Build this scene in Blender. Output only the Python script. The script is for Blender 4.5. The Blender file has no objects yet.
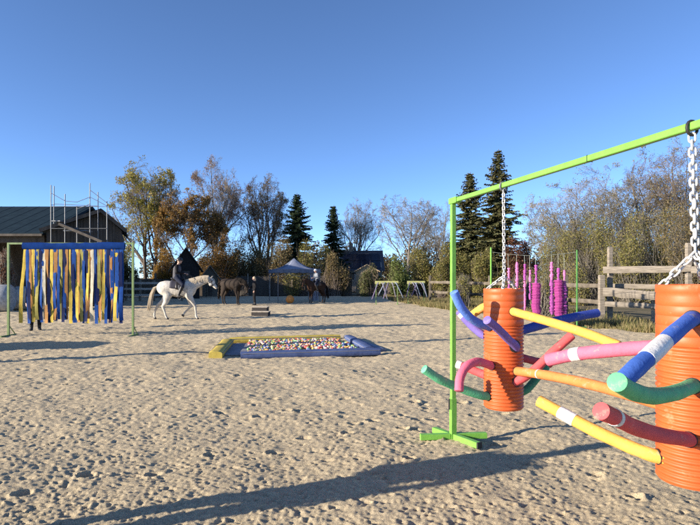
import bpy, math, random
import numpy as np
from math import radians, sin, cos, pi
from mathutils import Vector

SC = bpy.context.scene
COL = SC.collection

# ------------------------------------------------------------------ camera, sky, sun, exposure
F, HC, HY = 526.0, 1.72, 277.0           # focal length in photo pixels, eye height, horizon row
SUN_EL, SUN_AZ = 15.0, 248.3             # azimuth clockwise from +Y
cam = bpy.data.cameras.new('camera')
cam.sensor_width = 36.0
cam.lens = 36.0 * F / 700.0
cam.shift_y = (HY - 262.5) / 700.0
cam.clip_start, cam.clip_end = 0.1, 3000
camo = bpy.data.objects.new('camera', cam)
COL.objects.link(camo)
camo.location = (0, 0, HC)
camo.rotation_euler = (radians(90), 0, 0)
SC.camera = camo

world = bpy.data.worlds.new('World')
SC.world = world
world.use_nodes = True
nt = world.node_tree
sky = nt.nodes.new('ShaderNodeTexSky')
sky.sky_type = 'NISHITA'
sky.sun_disc = False
sky.sun_elevation = radians(SUN_EL)
sky.sun_rotation = radians(SUN_AZ)
sky.altitude = 2000
sky.air_density = 0.6
sky.dust_density = 0.5
sky.ozone_density = 3.5
nt.links.new(sky.outputs[0], nt.nodes['Background'].inputs[0])
nt.nodes['Background'].inputs[1].default_value = 0.130

sun = bpy.data.lights.new('sun', 'SUN')
sun.energy = 5.0
sun.angle = radians(0.55)
sun.color = (1.0, 0.88, 0.73)
suno = bpy.data.objects.new('sun', sun)
COL.objects.link(suno)
sdir = Vector((sin(radians(SUN_AZ)) * cos(radians(SUN_EL)), cos(radians(SUN_AZ)) * cos(radians(SUN_EL)), sin(radians(SUN_EL))))
suno.rotation_euler = sdir.to_track_quat('Z', 'Y').to_euler()
suno.location = (-30, -12, 20)

vs = SC.view_settings
vs.view_transform = 'Standard'
vs.look = 'None'
vs.gamma = 1.0
vs.use_curve_mapping = False
vs.exposure = 1.22
SC.cycles.use_denoising = False
SC.cycles.max_bounces = 6
SC.cycles.transparent_max_bounces = 6

# ------------------------------------------------------------------ helpers
def P(px, py, d):
    return ((px - 350) / F * d, d, HC - (py - HY) / F * d)

def G(px, py):
    d = F * HC / (py - HY)
    return ((px - 350) / F * d, d, 0.0)

def X(px, d):
    return (px - 350) / F * d

def Z(py, d):
    return HC - (py - HY) / F * d

def tag(o, label=None, cat=None, group=None, kind=None):
    if label: o['label'] = label
    if cat: o['category'] = cat
    if group: o['group'] = group
    if kind: o['kind'] = kind
    return o

def thing(name, label, cat, loc=(0, 0, 0), rotz=0.0, group=None, scale=1.0):
    o = bpy.data.objects.new(name, None)
    COL.objects.link(o)
    o.location = loc
    o.rotation_euler = (0, 0, rotz)
    o.scale = (scale,) * 3
    o.empty_display_size = 0.2
    return tag(o, label, cat, group)

def link(name, me, parent=None, loc=(0, 0, 0)):
    o = bpy.data.objects.new(name, me)
    COL.objects.link(o)
    o.location = loc
    if parent is not None:
        o.parent = parent
    return o

def copy_tree(o, parent=None):
    c = o.copy()
    COL.objects.link(c)
    c.parent = parent
    for ch in list(o.children):
        copy_tree(ch, c)
    return c

def np_mesh(name, verts, groups, mats, smooth=False):
    """groups: list of (faces array k x n, material index)"""
    me = bpy.data.meshes.new(name)
    verts = np.asarray(verts, dtype=np.float32)
    me.vertices.add(len(verts))
    me.vertices.foreach_set('co', verts.ravel())
    groups = [(np.asarray(f, dtype=np.int32), m) for f, m in groups if len(f)]
    loops = np.concatenate([f.ravel() for f, m in groups])
    tot = np.concatenate([np.full(len(f), f.shape[1], np.int32) for f, m in groups])
    start = np.concatenate([[0], np.cumsum(tot)[:-1]]).astype(np.int32)
    me.loops.add(len(loops))
    me.loops.foreach_set('vertex_index', loops)
    me.polygons.add(len(tot))
    me.polygons.foreach_set('loop_start', start)
    me.polygons.foreach_set('loop_total', tot)
    me.polygons.foreach_set('material_index', np.concatenate([np.full(len(f), m, np.int32) for f, m in groups]))
    if smooth:
        me.polygons.foreach_set('use_smooth', np.ones(len(tot), dtype=bool))
    for m in mats:
        me.materials.append(m)
    me.update(calc_edges=True)
    me.validate()
    return me

def unit(v):
    v = np.asarray(v, float)
    n = np.linalg.norm(v)
    return v / n if n > 1e-9 else np.array([0, 0, 1.0])

class MB:
    """collects closed shapes; build() links them as one mesh object"""
    def __init__(self, org=(0, 0, 0)):
        self.v, self.f, self.n = [], [], 0
        self.org = np.asarray(org, float)
    def add(self, v, f):
        v = np.asarray(v, float)
        self.v.append(v)
        k = self.n
        self.f += [tuple(i + k for i in q) for q in f]
        self.n += len(v)
        return self
    def box(self, c, s, rz=0.0, bev=0.0):
        x, y, z = [a / 2 for a in s]
        if bev <= 0:
            v = np.array([(i, j, k) for k in (-z, z) for i, j in ((-x, -y), (x, -y), (x, y), (-x, y))])
            f = [(3, 2, 1, 0), (4, 5, 6, 7), (0, 1, 5, 4), (1, 2, 6, 5), (2, 3, 7, 6), (3, 0, 4, 7)]
        else:
            b = min(bev, x * .9, y * .9, z * .9)
            rings = []
            for zz, q in ((-z, b), (-z + b, 0), (z - b, 0), (z, b)):
                X_, Y_ = x - q, y - q
                c_ = b * 0.6 if q == 0 else b * 0.4
                rings.append([(-X_ + c_, -Y_, zz), (X_ - c_, -Y_, zz), (X_, -Y_ + c_, zz), (X_, Y_ - c_, zz), (X_ - c_, Y_, zz), (-X_ + c_, Y_, zz), (-X_, Y_ - c_, zz), (-X_, -Y_ + c_, zz)])
            v = np.array(rings).reshape(-1, 3)
            f = [tuple(range(7, -1, -1)), tuple(range(24, 32))]
            for r in range(3):
                for i in range(8):
                    j = (i + 1) % 8
                    f.append((r * 8 + i, r * 8 + j, r * 8 + 8 + j, r * 8 + 8 + i))
        if rz:
            ca, sa = cos(rz), sin(rz)
            v = v @ np.array([[ca, sa, 0], [-sa, ca, 0], [0, 0, 1]])
        return self.add(v + np.asarray(c, float), f)
    def bar(self, p0, p1, w, h, up=(0, 0, 1)):
        """box from p0 to p1, w sideways, h along up"""
        p0, p1 = np.asarray(p0, float), np.asarray(p1, float)
        t = unit(p1 - p0)
        s = unit(np.cross(t, up)) if abs(np.dot(t, up)) < .99 else np.array([1., 0, 0])
        u = np.cross(s, t)
        v = []
        for p in (p0, p1):
            for a, b in ((-1, -1), (1, -1), (1, 1), (-1, 1)):
                v.append(p + s * a * w / 2 + u * b * h / 2)
        return self.add(v, [(3, 2, 1, 0), (4, 5, 6, 7), (0, 1, 5, 4), (1, 2, 6, 5), (2, 3, 7, 6), (3, 0, 4, 7)])
    def loft(self, pts, A, B=None, lat=(0, 1, 0), n=10, round_end=0.0, fixed=True):
        """tube along pts; A half width along lat, B half width across"""
        pts = np.asarray(pts, float)
        m = len(pts)
        A = np.broadcast_to(np.asarray(A, float), (m,))
        B = A if B is None else np.broadcast_to(np.asarray(B, float), (m,))
        T = np.zeros_like(pts)
        T[1:-1] = pts[2:] - pts[:-2]
        T[0], T[-1] = pts[1] - pts[0], pts[-1] - pts[-2]
        T = np.array([unit(t) for t in T])
        rows, ref = [], np.asarray(lat, float)
        cen, ra, rb, tt = list(pts), list(A), list(B), list(T)
        if round_end > 0:
            e0, e1 = [], []
            for k, s in ((.98, .35), (.75, .75)):
                e0.append((pts[0] - T[0] * round_end * k, A[0] * s, B[0] * s, T[0]))
                e1.insert(0, (pts[-1] + T[-1] * round_end * k, A[-1] * s, B[-1] * s, T[-1]))
            al = e0 + list(zip(cen, ra, rb, tt)) + e1
            cen, ra, rb, tt = zip(*al)
        a = np.arange(n) * 2 * pi / n
        for c, x, y, t in zip(cen, ra, rb, tt):
            l = ref - t * np.dot(ref, t)
            if np.linalg.norm(l) < .15:
                alt = np.array([1., 0, 0]) if abs(t[0]) < .8 else np.array([0, 0, 1.])
                l = alt - t * np.dot(alt, t)
            l = unit(l)
            if not fixed:
                ref = l
            o = np.cross(t, l)
            rows.append(c + np.outer(np.cos(a), l) * x + np.outer(np.sin(a), o) * y)
        v = np.concatenate(rows)
        k = len(rows)
        f = []
        for r in range(k - 1):
            for i in range(n):
                j = (i + 1) % n
                f.append((r * n + i, r * n + j, (r + 1) * n + j, (r + 1) * n + i))
        f.append(tuple(range(n - 1, -1, -1)))
        f.append(tuple((k - 1) * n + i for i in range(n)))
        return self.add(v, f)
    def lathe(self, prof, c=(0, 0, 0), n=24, close=False):
        prof = np.asarray(prof, float)
        a = np.arange(n) * 2 * pi / n
        v = np.stack([np.outer(prof[:, 0], np.cos(a)), np.outer(prof[:, 0], np.sin(a)), np.repeat(prof[:, 1:2], n, 1)], -1).reshape(-1, 3)
        k = len(prof)
        f = []
        for r in range(k if close else k - 1):
            q = (r + 1) % k
            for i in range(n):
                j = (i + 1) % n
                f.append((r * n + i, r * n + j, q * n + j, q * n + i))
        return self.add(v + np.asarray(c, float), f)
    def ball(self, c, r, n=10, m=7):
        r = np.broadcast_to(np.asarray(r, float), (3,))
        prof = [(max(sin(pi * i / m), 1e-3), -cos(pi * i / m)) for i in range(m + 1)]
        k0 = self.n
        self.lathe(prof, (0, 0, 0), n)
        self.v[-1] = self.v[-1] * r + np.asarray(c, float)
        return self
    def mesh(self, name, mat, smooth=False):
        me = bpy.data.meshes.new(name)
        me.from_pydata((np.concatenate(self.v) - self.org).tolist(), [], self.f)
        if smooth:
            me.polygons.foreach_set('use_smooth', np.ones(len(me.polygons), dtype=bool))
            if smooth != 'all':
                me.set_sharp_from_angle(angle=radians(smooth if smooth > 1 else 40))
        me.materials.append(mat)
        me.update()
        return me
    def build(self, name, mat, parent=None, smooth=False):
        me = self.mesh(name, mat, smooth)
        return link(name, me, parent, (0, 0, 0) if parent is not None else tuple(self.org))

def remesh(mb, name, mat, voxel, parent=None, smooth_it=4):
    me = mb.mesh(name + '_tmp', mat)
    o = link(name + '_tmp', me)
    r = o.modifiers.new('r', 'REMESH')
    r.mode = 'VOXEL'
    r.voxel_size = voxel
    s = o.modifiers.new('s', 'SMOOTH')
    s.factor = .5
    s.iterations = smooth_it
    dg = bpy.context.evaluated_depsgraph_get()
    out = bpy.data.meshes.new_from_object(o.evaluated_get(dg))
    bpy.data.objects.remove(o)
    bpy.data.meshes.remove(me)
    out.name = name
    out.polygons.foreach_set('use_smooth', np.ones(len(out.polygons), dtype=bool))
    if not out.materials:
        out.materials.append(mat)
    return link(name, out, parent)

# ------------------------------------------------------------------ materials
def M(name, col, rough=.7, col2=None, var=.18, scale=6.0, bump=.15, bscale=45.0, metal=0.0, spec=.4, dist=.01, stretch=None, coat=0.0, spots=None):
    m = bpy.data.materials.new(name)
    m.use_nodes = True
    t = m.node_tree
    N, L = t.nodes, t.links
    b = N['Principled BSDF']
    tc = N.new('ShaderNodeTexCoord')
    src = tc.outputs['Object']
    if stretch:
        mp = N.new('ShaderNodeMapping')
        mp.inputs['Scale'].default_value = stretch
        L.new(src, mp.inputs[0])
        src = mp.outputs[0]
    n1 = N.new('ShaderNodeTexNoise')
    n1.inputs['Scale'].default_value = scale
    n1.inputs['Detail'].default_value = 6
    n1.inputs['Roughness'].default_value = .65
    L.new(src, n1.inputs['Vector'])
    cr = N.new('ShaderNodeValToRGB')
    c1 = [max(0, c * (1 - var)) for c in col]
    c2 = [min(1, c * (1 + var)) for c in col] if col2 is None else col2
    cr.color_ramp.elements[0].color = (*c1, 1)
    cr.color_ramp.elements[1].color = (*c2, 1)
    cr.color_ramp.elements[0].position = .32
    cr.color_ramp.elements[1].position = .68
    L.new(n1.outputs[0], cr.inputs[0])
    L.new(cr.outputs[0], b.inputs['Base Color'])
    if spots:                                   # chips, dust or scuffs: (colour, threshold, scale, strength)
        n3 = N.new('ShaderNodeTexNoise')
        n3.inputs['Scale'].default_value = spots[2]
        n3.inputs['Detail'].default_value = 7
        n3.inputs['Roughness'].default_value = .7
        L.new(src, n3.inputs['Vector'])
        r3 = N.new('ShaderNodeValToRGB')
        r3.color_ramp.elements[0].position, r3.color_ramp.elements[1].position = spots[1], spots[1] + .09
        r3.color_ramp.elements[0].color = (0, 0, 0, 1)
        r3.color_ramp.elements[1].color = (spots[3],) * 3 + (1,)
        L.new(n3.outputs[0], r3.inputs[0])
        mx = N.new('ShaderNodeMix'); mx.data_type = 'RGBA'
        L.new(r3.outputs[0], mx.inputs[0])
        L.new(cr.outputs[0], mx.inputs[6])
        mx.inputs[7].default_value = (*spots[0], 1)
        L.new(mx.outputs[2], b.inputs['Base Color'])
    b.inputs['Roughness'].default_value = rough
    b.inputs['Metallic'].default_value = metal
    b.inputs['Specular IOR Level'].default_value = spec
    b.inputs['Coat Weight'].default_value = coat
    if bump:
        n2 = N.new('ShaderNodeTexNoise')
        n2.inputs['Scale'].default_value = bscale
        n2.inputs['Detail'].default_value = 4
        L.new(src, n2.inputs['Vector'])
        bp = N.new('ShaderNodeBump')
        bp.inputs['Strength'].default_value = bump
        bp.inputs['Distance'].default_value = dist
        L.new(n2.outputs[0], bp.inputs['Height'])
        L.new(bp.outputs[0], b.inputs['Normal'])
    return m

def leafmat(name, cols, transl=.35, rough=.6):
    m = bpy.data.materials.new(name)
    m.use_nodes = True
    t = m.node_tree
    N, L = t.nodes, t.links
    b = N['Principled BSDF']
    out = N['Material Output']
    g = N.new('ShaderNodeNewGeometry')
    cr = N.new('ShaderNodeValToRGB')
    cr.color_ramp.interpolation = 'LINEAR'
    els = cr.color_ramp.elements
    while len(els) < len(cols):
        els.new(.5)
    for i, c in enumerate(cols):
        els[i].position = i / max(1, len(cols) - 1)
        els[i].color = (*c, 1)
    L.new(g.outputs['Random Per Island'], cr.inputs[0])
    L.new(cr.outputs[0], b.inputs['Base Color'])
    b.inputs['Roughness'].default_value = rough
    b.inputs['Specular IOR Level'].default_value = .25
    tr = N.new('ShaderNodeBsdfTranslucent')
    L.new(cr.outputs[0], tr.inputs[0])
    mx = N.new('ShaderNodeMixShader')
    mx.inputs[0].default_value = transl
    L.new(b.outputs[0], mx.inputs[1])
    L.new(tr.outputs[0], mx.inputs[2])
    L.new(mx.outputs[0], out.inputs['Surface'])
    return m

def sandmat():
    m = bpy.data.materials.new('sand')
    m.use_nodes = True
    t = m.node_tree
    N, L = t.nodes, t.links
    b = N['Principled BSDF']
    tc = N.new('ShaderNodeTexCoord')
    def noise(s, d=5, r=.6):
        n = N.new('ShaderNodeTexNoise')
        n.inputs['Scale'].default_value = s
        n.inputs['Detail'].default_value = d
        n.inputs['Roughness'].default_value = r
        L.new(tc.outputs['Object'], n.inputs['Vector'])
        return n.outputs[0]
    def ramp(src, a, bcol, p0=.35, p1=.65):
        r = N.new('ShaderNodeValToRGB')
        r.color_ramp.elements[0].color = (*a, 1)
        r.color_ramp.elements[1].color = (*bcol, 1)
        r.color_ramp.elements[0].position, r.color_ramp.elements[1].position = p0, p1
        L.new(src, r.inputs[0])
        return r.outputs[0]
    c1 = ramp(noise(.45), (.45, .37, .24), (.61, .505, .335))
    c2 = ramp(noise(14, 9, .75), (.37, .298, .185), (.71, .592, .395), .3, .7)
    c3 = ramp(noise(120, 3, .7), (.29, .23, .145), (.78, .66, .45), .3, .7)
    mx = N.new('ShaderNodeMix'); mx.data_type = 'RGBA'
    mx.inputs[0].default_value = .5
    L.new(c1, mx.inputs[6]); L.new(c2, mx.inputs[7])
    mx2 = N.new('ShaderNodeMix'); mx2.data_type = 'RGBA'
    mx2.inputs[0].default_value = .5
    L.new(mx.outputs[2], mx2.inputs[6]); L.new(c3, mx2.inputs[7])
    L.new(mx2.outputs[2], b.inputs['Base Color'])
    b.inputs['Roughness'].default_value = .95
    b.inputs['Specular IOR Level'].default_value = .1
    b1 = N.new('ShaderNodeBump'); b1.inputs['Strength'].default_value = .6; b1.inputs['Distance'].default_value = .03
    L.new(noise(30, 8, .8), b1.inputs['Height'])
    b2 = N.new('ShaderNodeBump'); b2.inputs['Strength'].default_value = .7; b2.inputs['Distance'].default_value = .008
    L.new(noise(110, 3, .7), b2.inputs['Height'])
    b3 = N.new('ShaderNodeBump'); b3.inputs['Strength'].default_value = .75; b3.inputs['Distance'].default_value = .016
    L.new(noise(62, 5, .75), b3.inputs['Height'])
    L.new(b1.outputs[0], b3.inputs['Normal'])
    L.new(b3.outputs[0], b2.inputs['Normal'])
    L.new(b2.outputs[0], b.inputs['Normal'])
    return m

m_sand = sandmat()
m_ground = M('field_ground', (.09, .085, .045), .95, (.17, .135, .08), scale=.8, bump=.6, bscale=9, dist=.05)
m_lime = M('lime_painted_steel', (.155, .37, .055), .42, var=.14, scale=10, bump=.12, bscale=70, spec=.4, spots=((.10, .12, .05), .64, 30, .75))
m_olive = M('olive_painted_steel', (.15, .22, .08), .5, var=.2, scale=9)
m_orange = M('orange_pipe_plastic', (.48, .085, .019), .5, (.54, .11, .027), var=.08, scale=5, bump=.06, bscale=30, spec=.4, spots=((.50, .33, .2), .58, 9, .35))
m_chain = M('white_plastic_chain', (.52, .52, .50), .5, var=.12, bump=.03)
m_black = M('black_rubber', (.02, .02, .02), .6, bump=.1)
m_cord = M('clear_cord', (.3, .33, .28), .6)
m_tape = M('white_printed_tape', (.72, .71, .68), .5, (.52, .51, .49), var=.02, scale=30, bump=.35, bscale=60, spots=((.10, .10, .10), .60, 55, .7))
m_greywood = M('weathered_wood', (.15, .128, .10), .85, (.30, .26, .205), scale=3, stretch=(1, 1, 8), bump=.4, bscale=20, var=.2)
m_oldwood = M('old_grey_brown_wood', (.085, .07, .052), .9, (.17, .145, .11), scale=3, bump=.4)
m_darkwood = M('dark_stained_wood', (.05, .042, .035), .85, (.10, .085, .07), scale=3, stretch=(1, 1, .15), bump=.4)
m_barnwood = M('barn_cladding_wood', (.034, .032, .029), .85, (.07, .064, .057), scale=4, stretch=(3, 3, .2), bump=.4)
m_roof = M('dark_sheet_roof', (.010, .022, .032), .75, (.015, .030, .041), scale=2, bump=.1, spec=.08)
m_slate = M('slate_roof', (.05, .055, .07), .6, (.09, .095, .11), scale=5, bump=.4)
m_steel = M('galvanised_steel', (.17, .18, .19), .6, var=.15, metal=.6, bump=.05)
m_whitewood = M('whitewashed_wood', (.55, .53, .48), .8, (.68, .66, .6), scale=4, bump=.3)
m_tanwood = M('tan_timber', (.40, .30, .18), .8, (.52, .40, .25), scale=3, stretch=(4, 4, .4), bump=.3)
m_bark = M('bark', (.085, .065, .05), .95, (.17, .14, .11), scale=5, stretch=(1, 1, .3), bump=.8, bscale=12, dist=.03)
m_barkgrey = M('grey_bark', (.12, .105, .09), .95, (.21, .19, .165), scale=4, bump=.6, bscale=14, dist=.03)
m_twig = M('twig', (.12, .095, .075), .9, (.20, .16, .13), scale=2, bump=0)
m_twiggrey = M('grey_twig', (.175, .155, .125), .9, (.27, .24, .195), scale=2, bump=0)

def foam(name, col, **k):
    return M(name, col, .75, var=.13, scale=9, bump=.45, bscale=55, dist=.006, spec=.2, spots=((.42, .36, .27), .57, 16, .42), **k)
FOAM = dict(
    blue=foam('blue_foam', (.05, .125, .43)), periwinkle=foam('periwinkle_foam', (.10, .205, .60)), navy=foam('navy_foam', (.045, .075, .33)),
    violet=foam('violet_foam', (.16, .12, .38)), yellow=foam('yellow_foam', (.66, .355, .07)), pink=foam('pink_foam', (.62, .13, .20)),
    red=foam('red_foam', (.58, .085, .09)), green=foam('green_foam', (.11, .40, .19)), mint=foam('mint_foam', (.12, .46, .24)),
    orange=foam('orange_foam', (.66, .19, .055)), darkred=foam('dark_red_foam', (.38, .05, .07)), shadedgreen=foam('shaded_green_foam', (.06, .23, .12)))  # last green is darker: the pipe's shade is put into the foam colour

# ------------------------------------------------------------------ the ground
def spectral(n, lo, hi, beta, seed):
    """periodic noise, wavelengths lo..hi pixels"""
    r = np.random.default_rng(seed)
    f = np.fft.fft2(r.standard_normal((n, n)))
    k = np.hypot(*np.meshgrid(np.fft.fftfreq(n), np.fft.fftfreq(n)))
    k[0, 0] = 1
    w = k ** (-beta / 2.0)
    w[(k > 1.0 / lo) | (k < 1.0 / hi)] = 0
    h = np.real(np.fft.ifft2(f * w))
    return h / h.std()

TN, TS = 1024, 10.24
def sand_tile():
    r = np.random.default_rng(11)
    h = .006 * spectral(TN, 30, 160, 2.0, 1) + .0065 * spectral(TN, 6, 22, 1.4, 2) + .004 * spectral(TN, 2.5, 7, 1.0, 3)
    h -= .010 * np.abs(spectral(TN, 5, 16, 1.2, 4)) * np.clip(.6 + .5 * spectral(TN, 60, 300, 2, 6), 0, 1.6)
    yy, xx = np.mgrid[-24:25, -24:25] * .01
    for i in range(3400):                              # hoof prints: a dent, a rim, sand thrown out behind
        cx, cy = r.integers(0, TN, 2)
        a = r.uniform(0, 2 * pi)
        rad = r.uniform(.03, .07)
        dep = r.uniform(.006, .026) * (1.9 if r.random() < .06 else 1)
        u, w = xx * cos(a) + yy * sin(a), -xx * sin(a) + yy * cos(a)
        q = np.hypot(u * r.uniform(.75, 1.0), w) / rad
        s = -dep * np.exp(-(q ** 4)) + dep * .45 * np.exp(-((q - 1.35) ** 2) / .10) * (1 + .8 * np.cos(np.arctan2(w, u)))
        ix, iy = (cx + np.arange(-24, 25)) % TN, (cy + np.arange(-24, 25)) % TN
        h[np.ix_(iy, ix)] += s
    yy, xx = np.mgrid[-9:10, -9:10] * .01
    for i in range(16000):                              # clods
        cx, cy = r.integers(0, TN, 2)
        rad = r.uniform(.009, .026)
        s = r.uniform(.005, .018) * np.exp(-((xx * r.uniform(.7, 1.3)) ** 2 + yy ** 2) / rad ** 2)
        ix, iy = (cx + np.arange(-9, 10)) % TN, (cy + np.arange(-9, 10)) % TN
        h[np.ix_(iy, ix)] += s
    h = np.clip(h, -.075, .07)
    return h - h.mean()

def blur(h, sig):
    k2 = np.fft.fftfreq(TN)[:, None] ** 2 + np.fft.fftfreq(TN)[None, :] ** 2
    return np.real(np.fft.ifft2(np.fft.fft2(h) * np.exp(-2 * pi ** 2 * sig ** 2 * k2)))

def sample(h, x, y):
    u, v = (x / TS * TN) % TN, (y / TS * TN) % TN
    i, j = np.floor(u).astype(int), np.floor(v).astype(int)
    a, b = u - i, v - j
    i1, j1 = (i + 1) % TN, (j + 1) % TN
    i, j = i % TN, j % TN
    return (h[j, i] * (1 - a) * (1 - b) + h[j, i1] * a * (1 - b) + h[j1, i] * (1 - a) * b + h[j1, i1] * a * b)

_tile = sand_tile()
_lods = [(0.0, _tile), (1.5, blur(_tile, 1.5)), (3.0, blur(_tile, 3.0)), (6.0, blur(_tile, 6.0)), (12.0, blur(_tile, 12.0))]
_low = spectral(TN, 60, 400, 2, 9)

def _layer(x, y, sp):
    """one layer of trodden sand, blurred to what a mesh of spacing sp can hold"""
    c, s = cos(.65), sin(.65)
    x2, y2 = (x * c - y * s) * 1.17 + 3.3, (x * s + y * c) * 1.17 + 1.7
    sig = np.clip(sp * 100 * .45, 0, 12)
    out = np.zeros_like(x)
    w = np.clip(.5 + .6 * sample(_low, x * .31, y * .31), 0, 1)
    for k in range(len(_lods) - 1):
        s0, h0 = _lods[k]
        s1, h1 = _lods[k + 1]
        msk = (sig >= s0) & (sig <= s1 + 1e-9) if k == len(_lods) - 2 else (sig >= s0) & (sig < s1)
        if not msk.any():
            continue
        f = ((sig - s0) / (s1 - s0))[msk]
        a = sample(h0, x[msk], y[msk]) * (1 - f) + sample(h1, x[msk], y[msk]) * f
        b = sample(h0, x2[msk], y2[msk]) * (1 - f) + sample(h1, x2[msk], y2[msk]) * f
        ww = w[msk]
        out[msk] = (a * ww + b * (1 - ww)) / np.sqrt(ww ** 2 + (1 - ww) ** 2)
    return out

def _prints():
    r = np.random.default_rng(31)
    out = []
    for x0, y0, a, n in ((-3.6, 3.9, .42, 11), (-2.2, 6.6, -.05, 12), (2.6, 3.7, 2.2, 9), (-5.5, 8.4, .1, 14), (.2, 4.1, 1.35, 9), (-.6, 8.8, .25, 10), (3.6, 6.4, 2.75, 9)):
        x, y = x0, y0
        for i in range(n):
            a += r.normal(0, .07)
            x, y = x + cos(a) * r.uniform(.42, .6), y + sin(a) * r.uniform(.42, .6)
            s = (-1) ** i * r.uniform(.08, .14)
            out.append((x - sin(a) * s, y + cos(a) * s, a + r.normal(0, .15), r.uniform(.055, .07), r.uniform(.022, .042)))
    return out
PRINTS = _prints()

def sand_height(x, y, sp):
    """fine crumbs everywhere, hoof prints that grow towards the much-ridden far part"""
    far = np.clip((y - 5.0) / 9.0, 0, 1)
    fine = _layer(x * 2.1, y * 2.1, sp * 2.1) * .47
    mid = _layer(x * .92 + 2.1, y * .92 + 5.2, sp * .92) * (.12 + .58 * far)
    big = _layer(x * .45 + 7.7, y * .45 + 1.2, sp * .45) * (.0 + 0.9 * np.clip((y - 11) / 12.0, 0, 1))
    h = fine + mid + big + .012 * sample(_low, x * .6, y * .6)
    for px, py, a, rad, dep in PRINTS:                 # single clear hoof prints along a few tracks
        m = (np.abs(x - px) < .22) & (np.abs(y - py) < .22)
        if not m.any():
            continue
        dx, dy = x[m] - px, y[m] - py
        u, w = dx * cos(a) + dy * sin(a), -dx * sin(a) + dy * cos(a)
        q = np.hypot(u, w * 1.12) / rad
        frog = .45 * np.exp(-((u / rad + .55) ** 2 + (w / rad) ** 2) / .12)
        h[m] += -dep * np.exp(-q ** 6) * (1 - frog) + dep * .4 * np.exp(-((q - 1.3) ** 2) / .05) * (1 - .7 * np.sign(u) * np.exp(-(w / rad) ** 2))
    for px, py in ((1.087, 5.55),):                    # sand trodden up round the foot of the stand
        h += .022 * np.exp(-((x - px) ** 2 + (y - py) ** 2) / .22 ** 2)
    return h

def edge_x(d):
    """right hand edge of the sand"""
    return np.interp(d, [0, 8, 12, 15, 17.5, 22, 30, 38, 48], [20, 18, 14, 10.6, 8.4, 7.4, 4.6, 3.2, 3.0])

def build_ground():
    mb = MB()
    s = 900
    g = np_mesh('ground', [(-s, -s, -.09), (s, -s, -.09), (s, s, -.09), (-s, s, -.09)], [([[0, 1, 2, 3]], 0)], [m_ground])
    tag(link('ground', g), kind='structure')
    # sand sheet: a ruled grid whose rows get wider with distance
    step = .0033
    nrow = int(math.log(47.5 / 2.2) / step)
    ncol = int(1.58 / step)
    d = 2.2 * np.exp(np.arange(nrow) * step)
    u = np.linspace(-.79, .79, ncol)
    D, U = np.meshgrid(d, u, indexing='ij')
    Xg = U * D
    Yg = D.copy()
    Zg = sand_height(Xg.ravel(), Yg.ravel(), (D * step).ravel()).reshape(D.shape)
    ex = edge_x(D) + .25 * sample(_low, D.ravel() * .9, D.ravel() * .3).reshape(D.shape)
    over = np.clip((Xg - ex) / .8, 0, 1)
    Zg = Zg * (1 - over) - over * .16
    # hang the rim below the sheet around it
    v = np.stack([Xg, Yg, Zg], -1).reshape(-1, 3)
    idx = np.arange(nrow * ncol).reshape(nrow, ncol)
    q = np.stack([idx[:-1, :-1], idx[:-1, 1:], idx[1:, 1:], idx[1:, :-1]], -1).reshape(-1, 4)
    tag(link('riding_arena_sand', np_mesh('riding_arena_sand', v, [(q, 0)], [m_sand], True)), kind='structure')
    # the same sand beyond the picture: beside and behind the viewer
    xs = np.concatenate([np.linspace(-45, 22, 170)])
    ys = np.concatenate([np.linspace(-14, 47, 160)])
    Xb, Yb = np.meshgrid(xs, ys)
    inside = (np.abs(Xb) < .79 * Yb - .75) & (Yb > 3.0)
    Zb = sand_height(Xb.ravel(), Yb.ravel(), np.full(Xb.size, .12)).reshape(Xb.shape)
    Zb = np.where(inside, -.14, Zb * .6 - .012)
    Zb = np.where(Xb > edge_x(np.clip(Yb, 0, 47)) - .2, -.14, Zb)
    idx = np.arange(Xb.size).reshape(Xb.shape)
    q = np.stack([idx[:-1, :-1], idx[:-1, 1:], idx[1:, 1:], idx[1:, :-1]], -1).reshape(-1, 4)
    v = np.stack([Xb, Yb, Zb], -1).reshape(-1, 3)
    keep = ~((v[q][..., 2] < -.13).all(1))
    tag(link('outer_arena_sand', np_mesh('outer_arena_sand', v, [(q[keep], 0)], [m_sand], True)), kind='structure')

build_ground()

# ------------------------------------------------------------------ vegetation
def prisms(p0, p1, r0, r1, n):
    p0, p1 = np.asarray(p0, float), np.asarray(p1, float)
    t = p1 - p0
    t /= np.maximum(np.linalg.norm(t, axis=1, keepdims=True), 1e-9)
    ref = np.where(np.abs(t[:, 2:3]) > .9, np.array([[1., 0, 0]]), np.array([[0, 0, 1.]]))
    a = np.cross(t, ref)
    a /= np.maximum(np.linalg.norm(a, axis=1, keepdims=True), 1e-9)
    b = np.cross(t, a)
    ang = np.arange(n) * 2 * pi / n
    ring = a[:, None, :] * np.cos(ang)[None, :, None] + b[:, None, :] * np.sin(ang)[None, :, None]
    v0 = p0[:, None] + ring * np.asarray(r0)[:, None, None]
    v1 = p1[:, None] + ring * np.asarray(r1)[:, None, None]
    v = np.concatenate([v0, v1], 1).reshape(-1, 3)
    base = (np.arange(len(p0)) * 2 * n)[:, None, None]
    i = np.arange(n)
    j = (i + 1) % n
    q = np.stack([i, j, j + n, i + n], -1)[None] + base
    return v, q.reshape(-1, 4)

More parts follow.
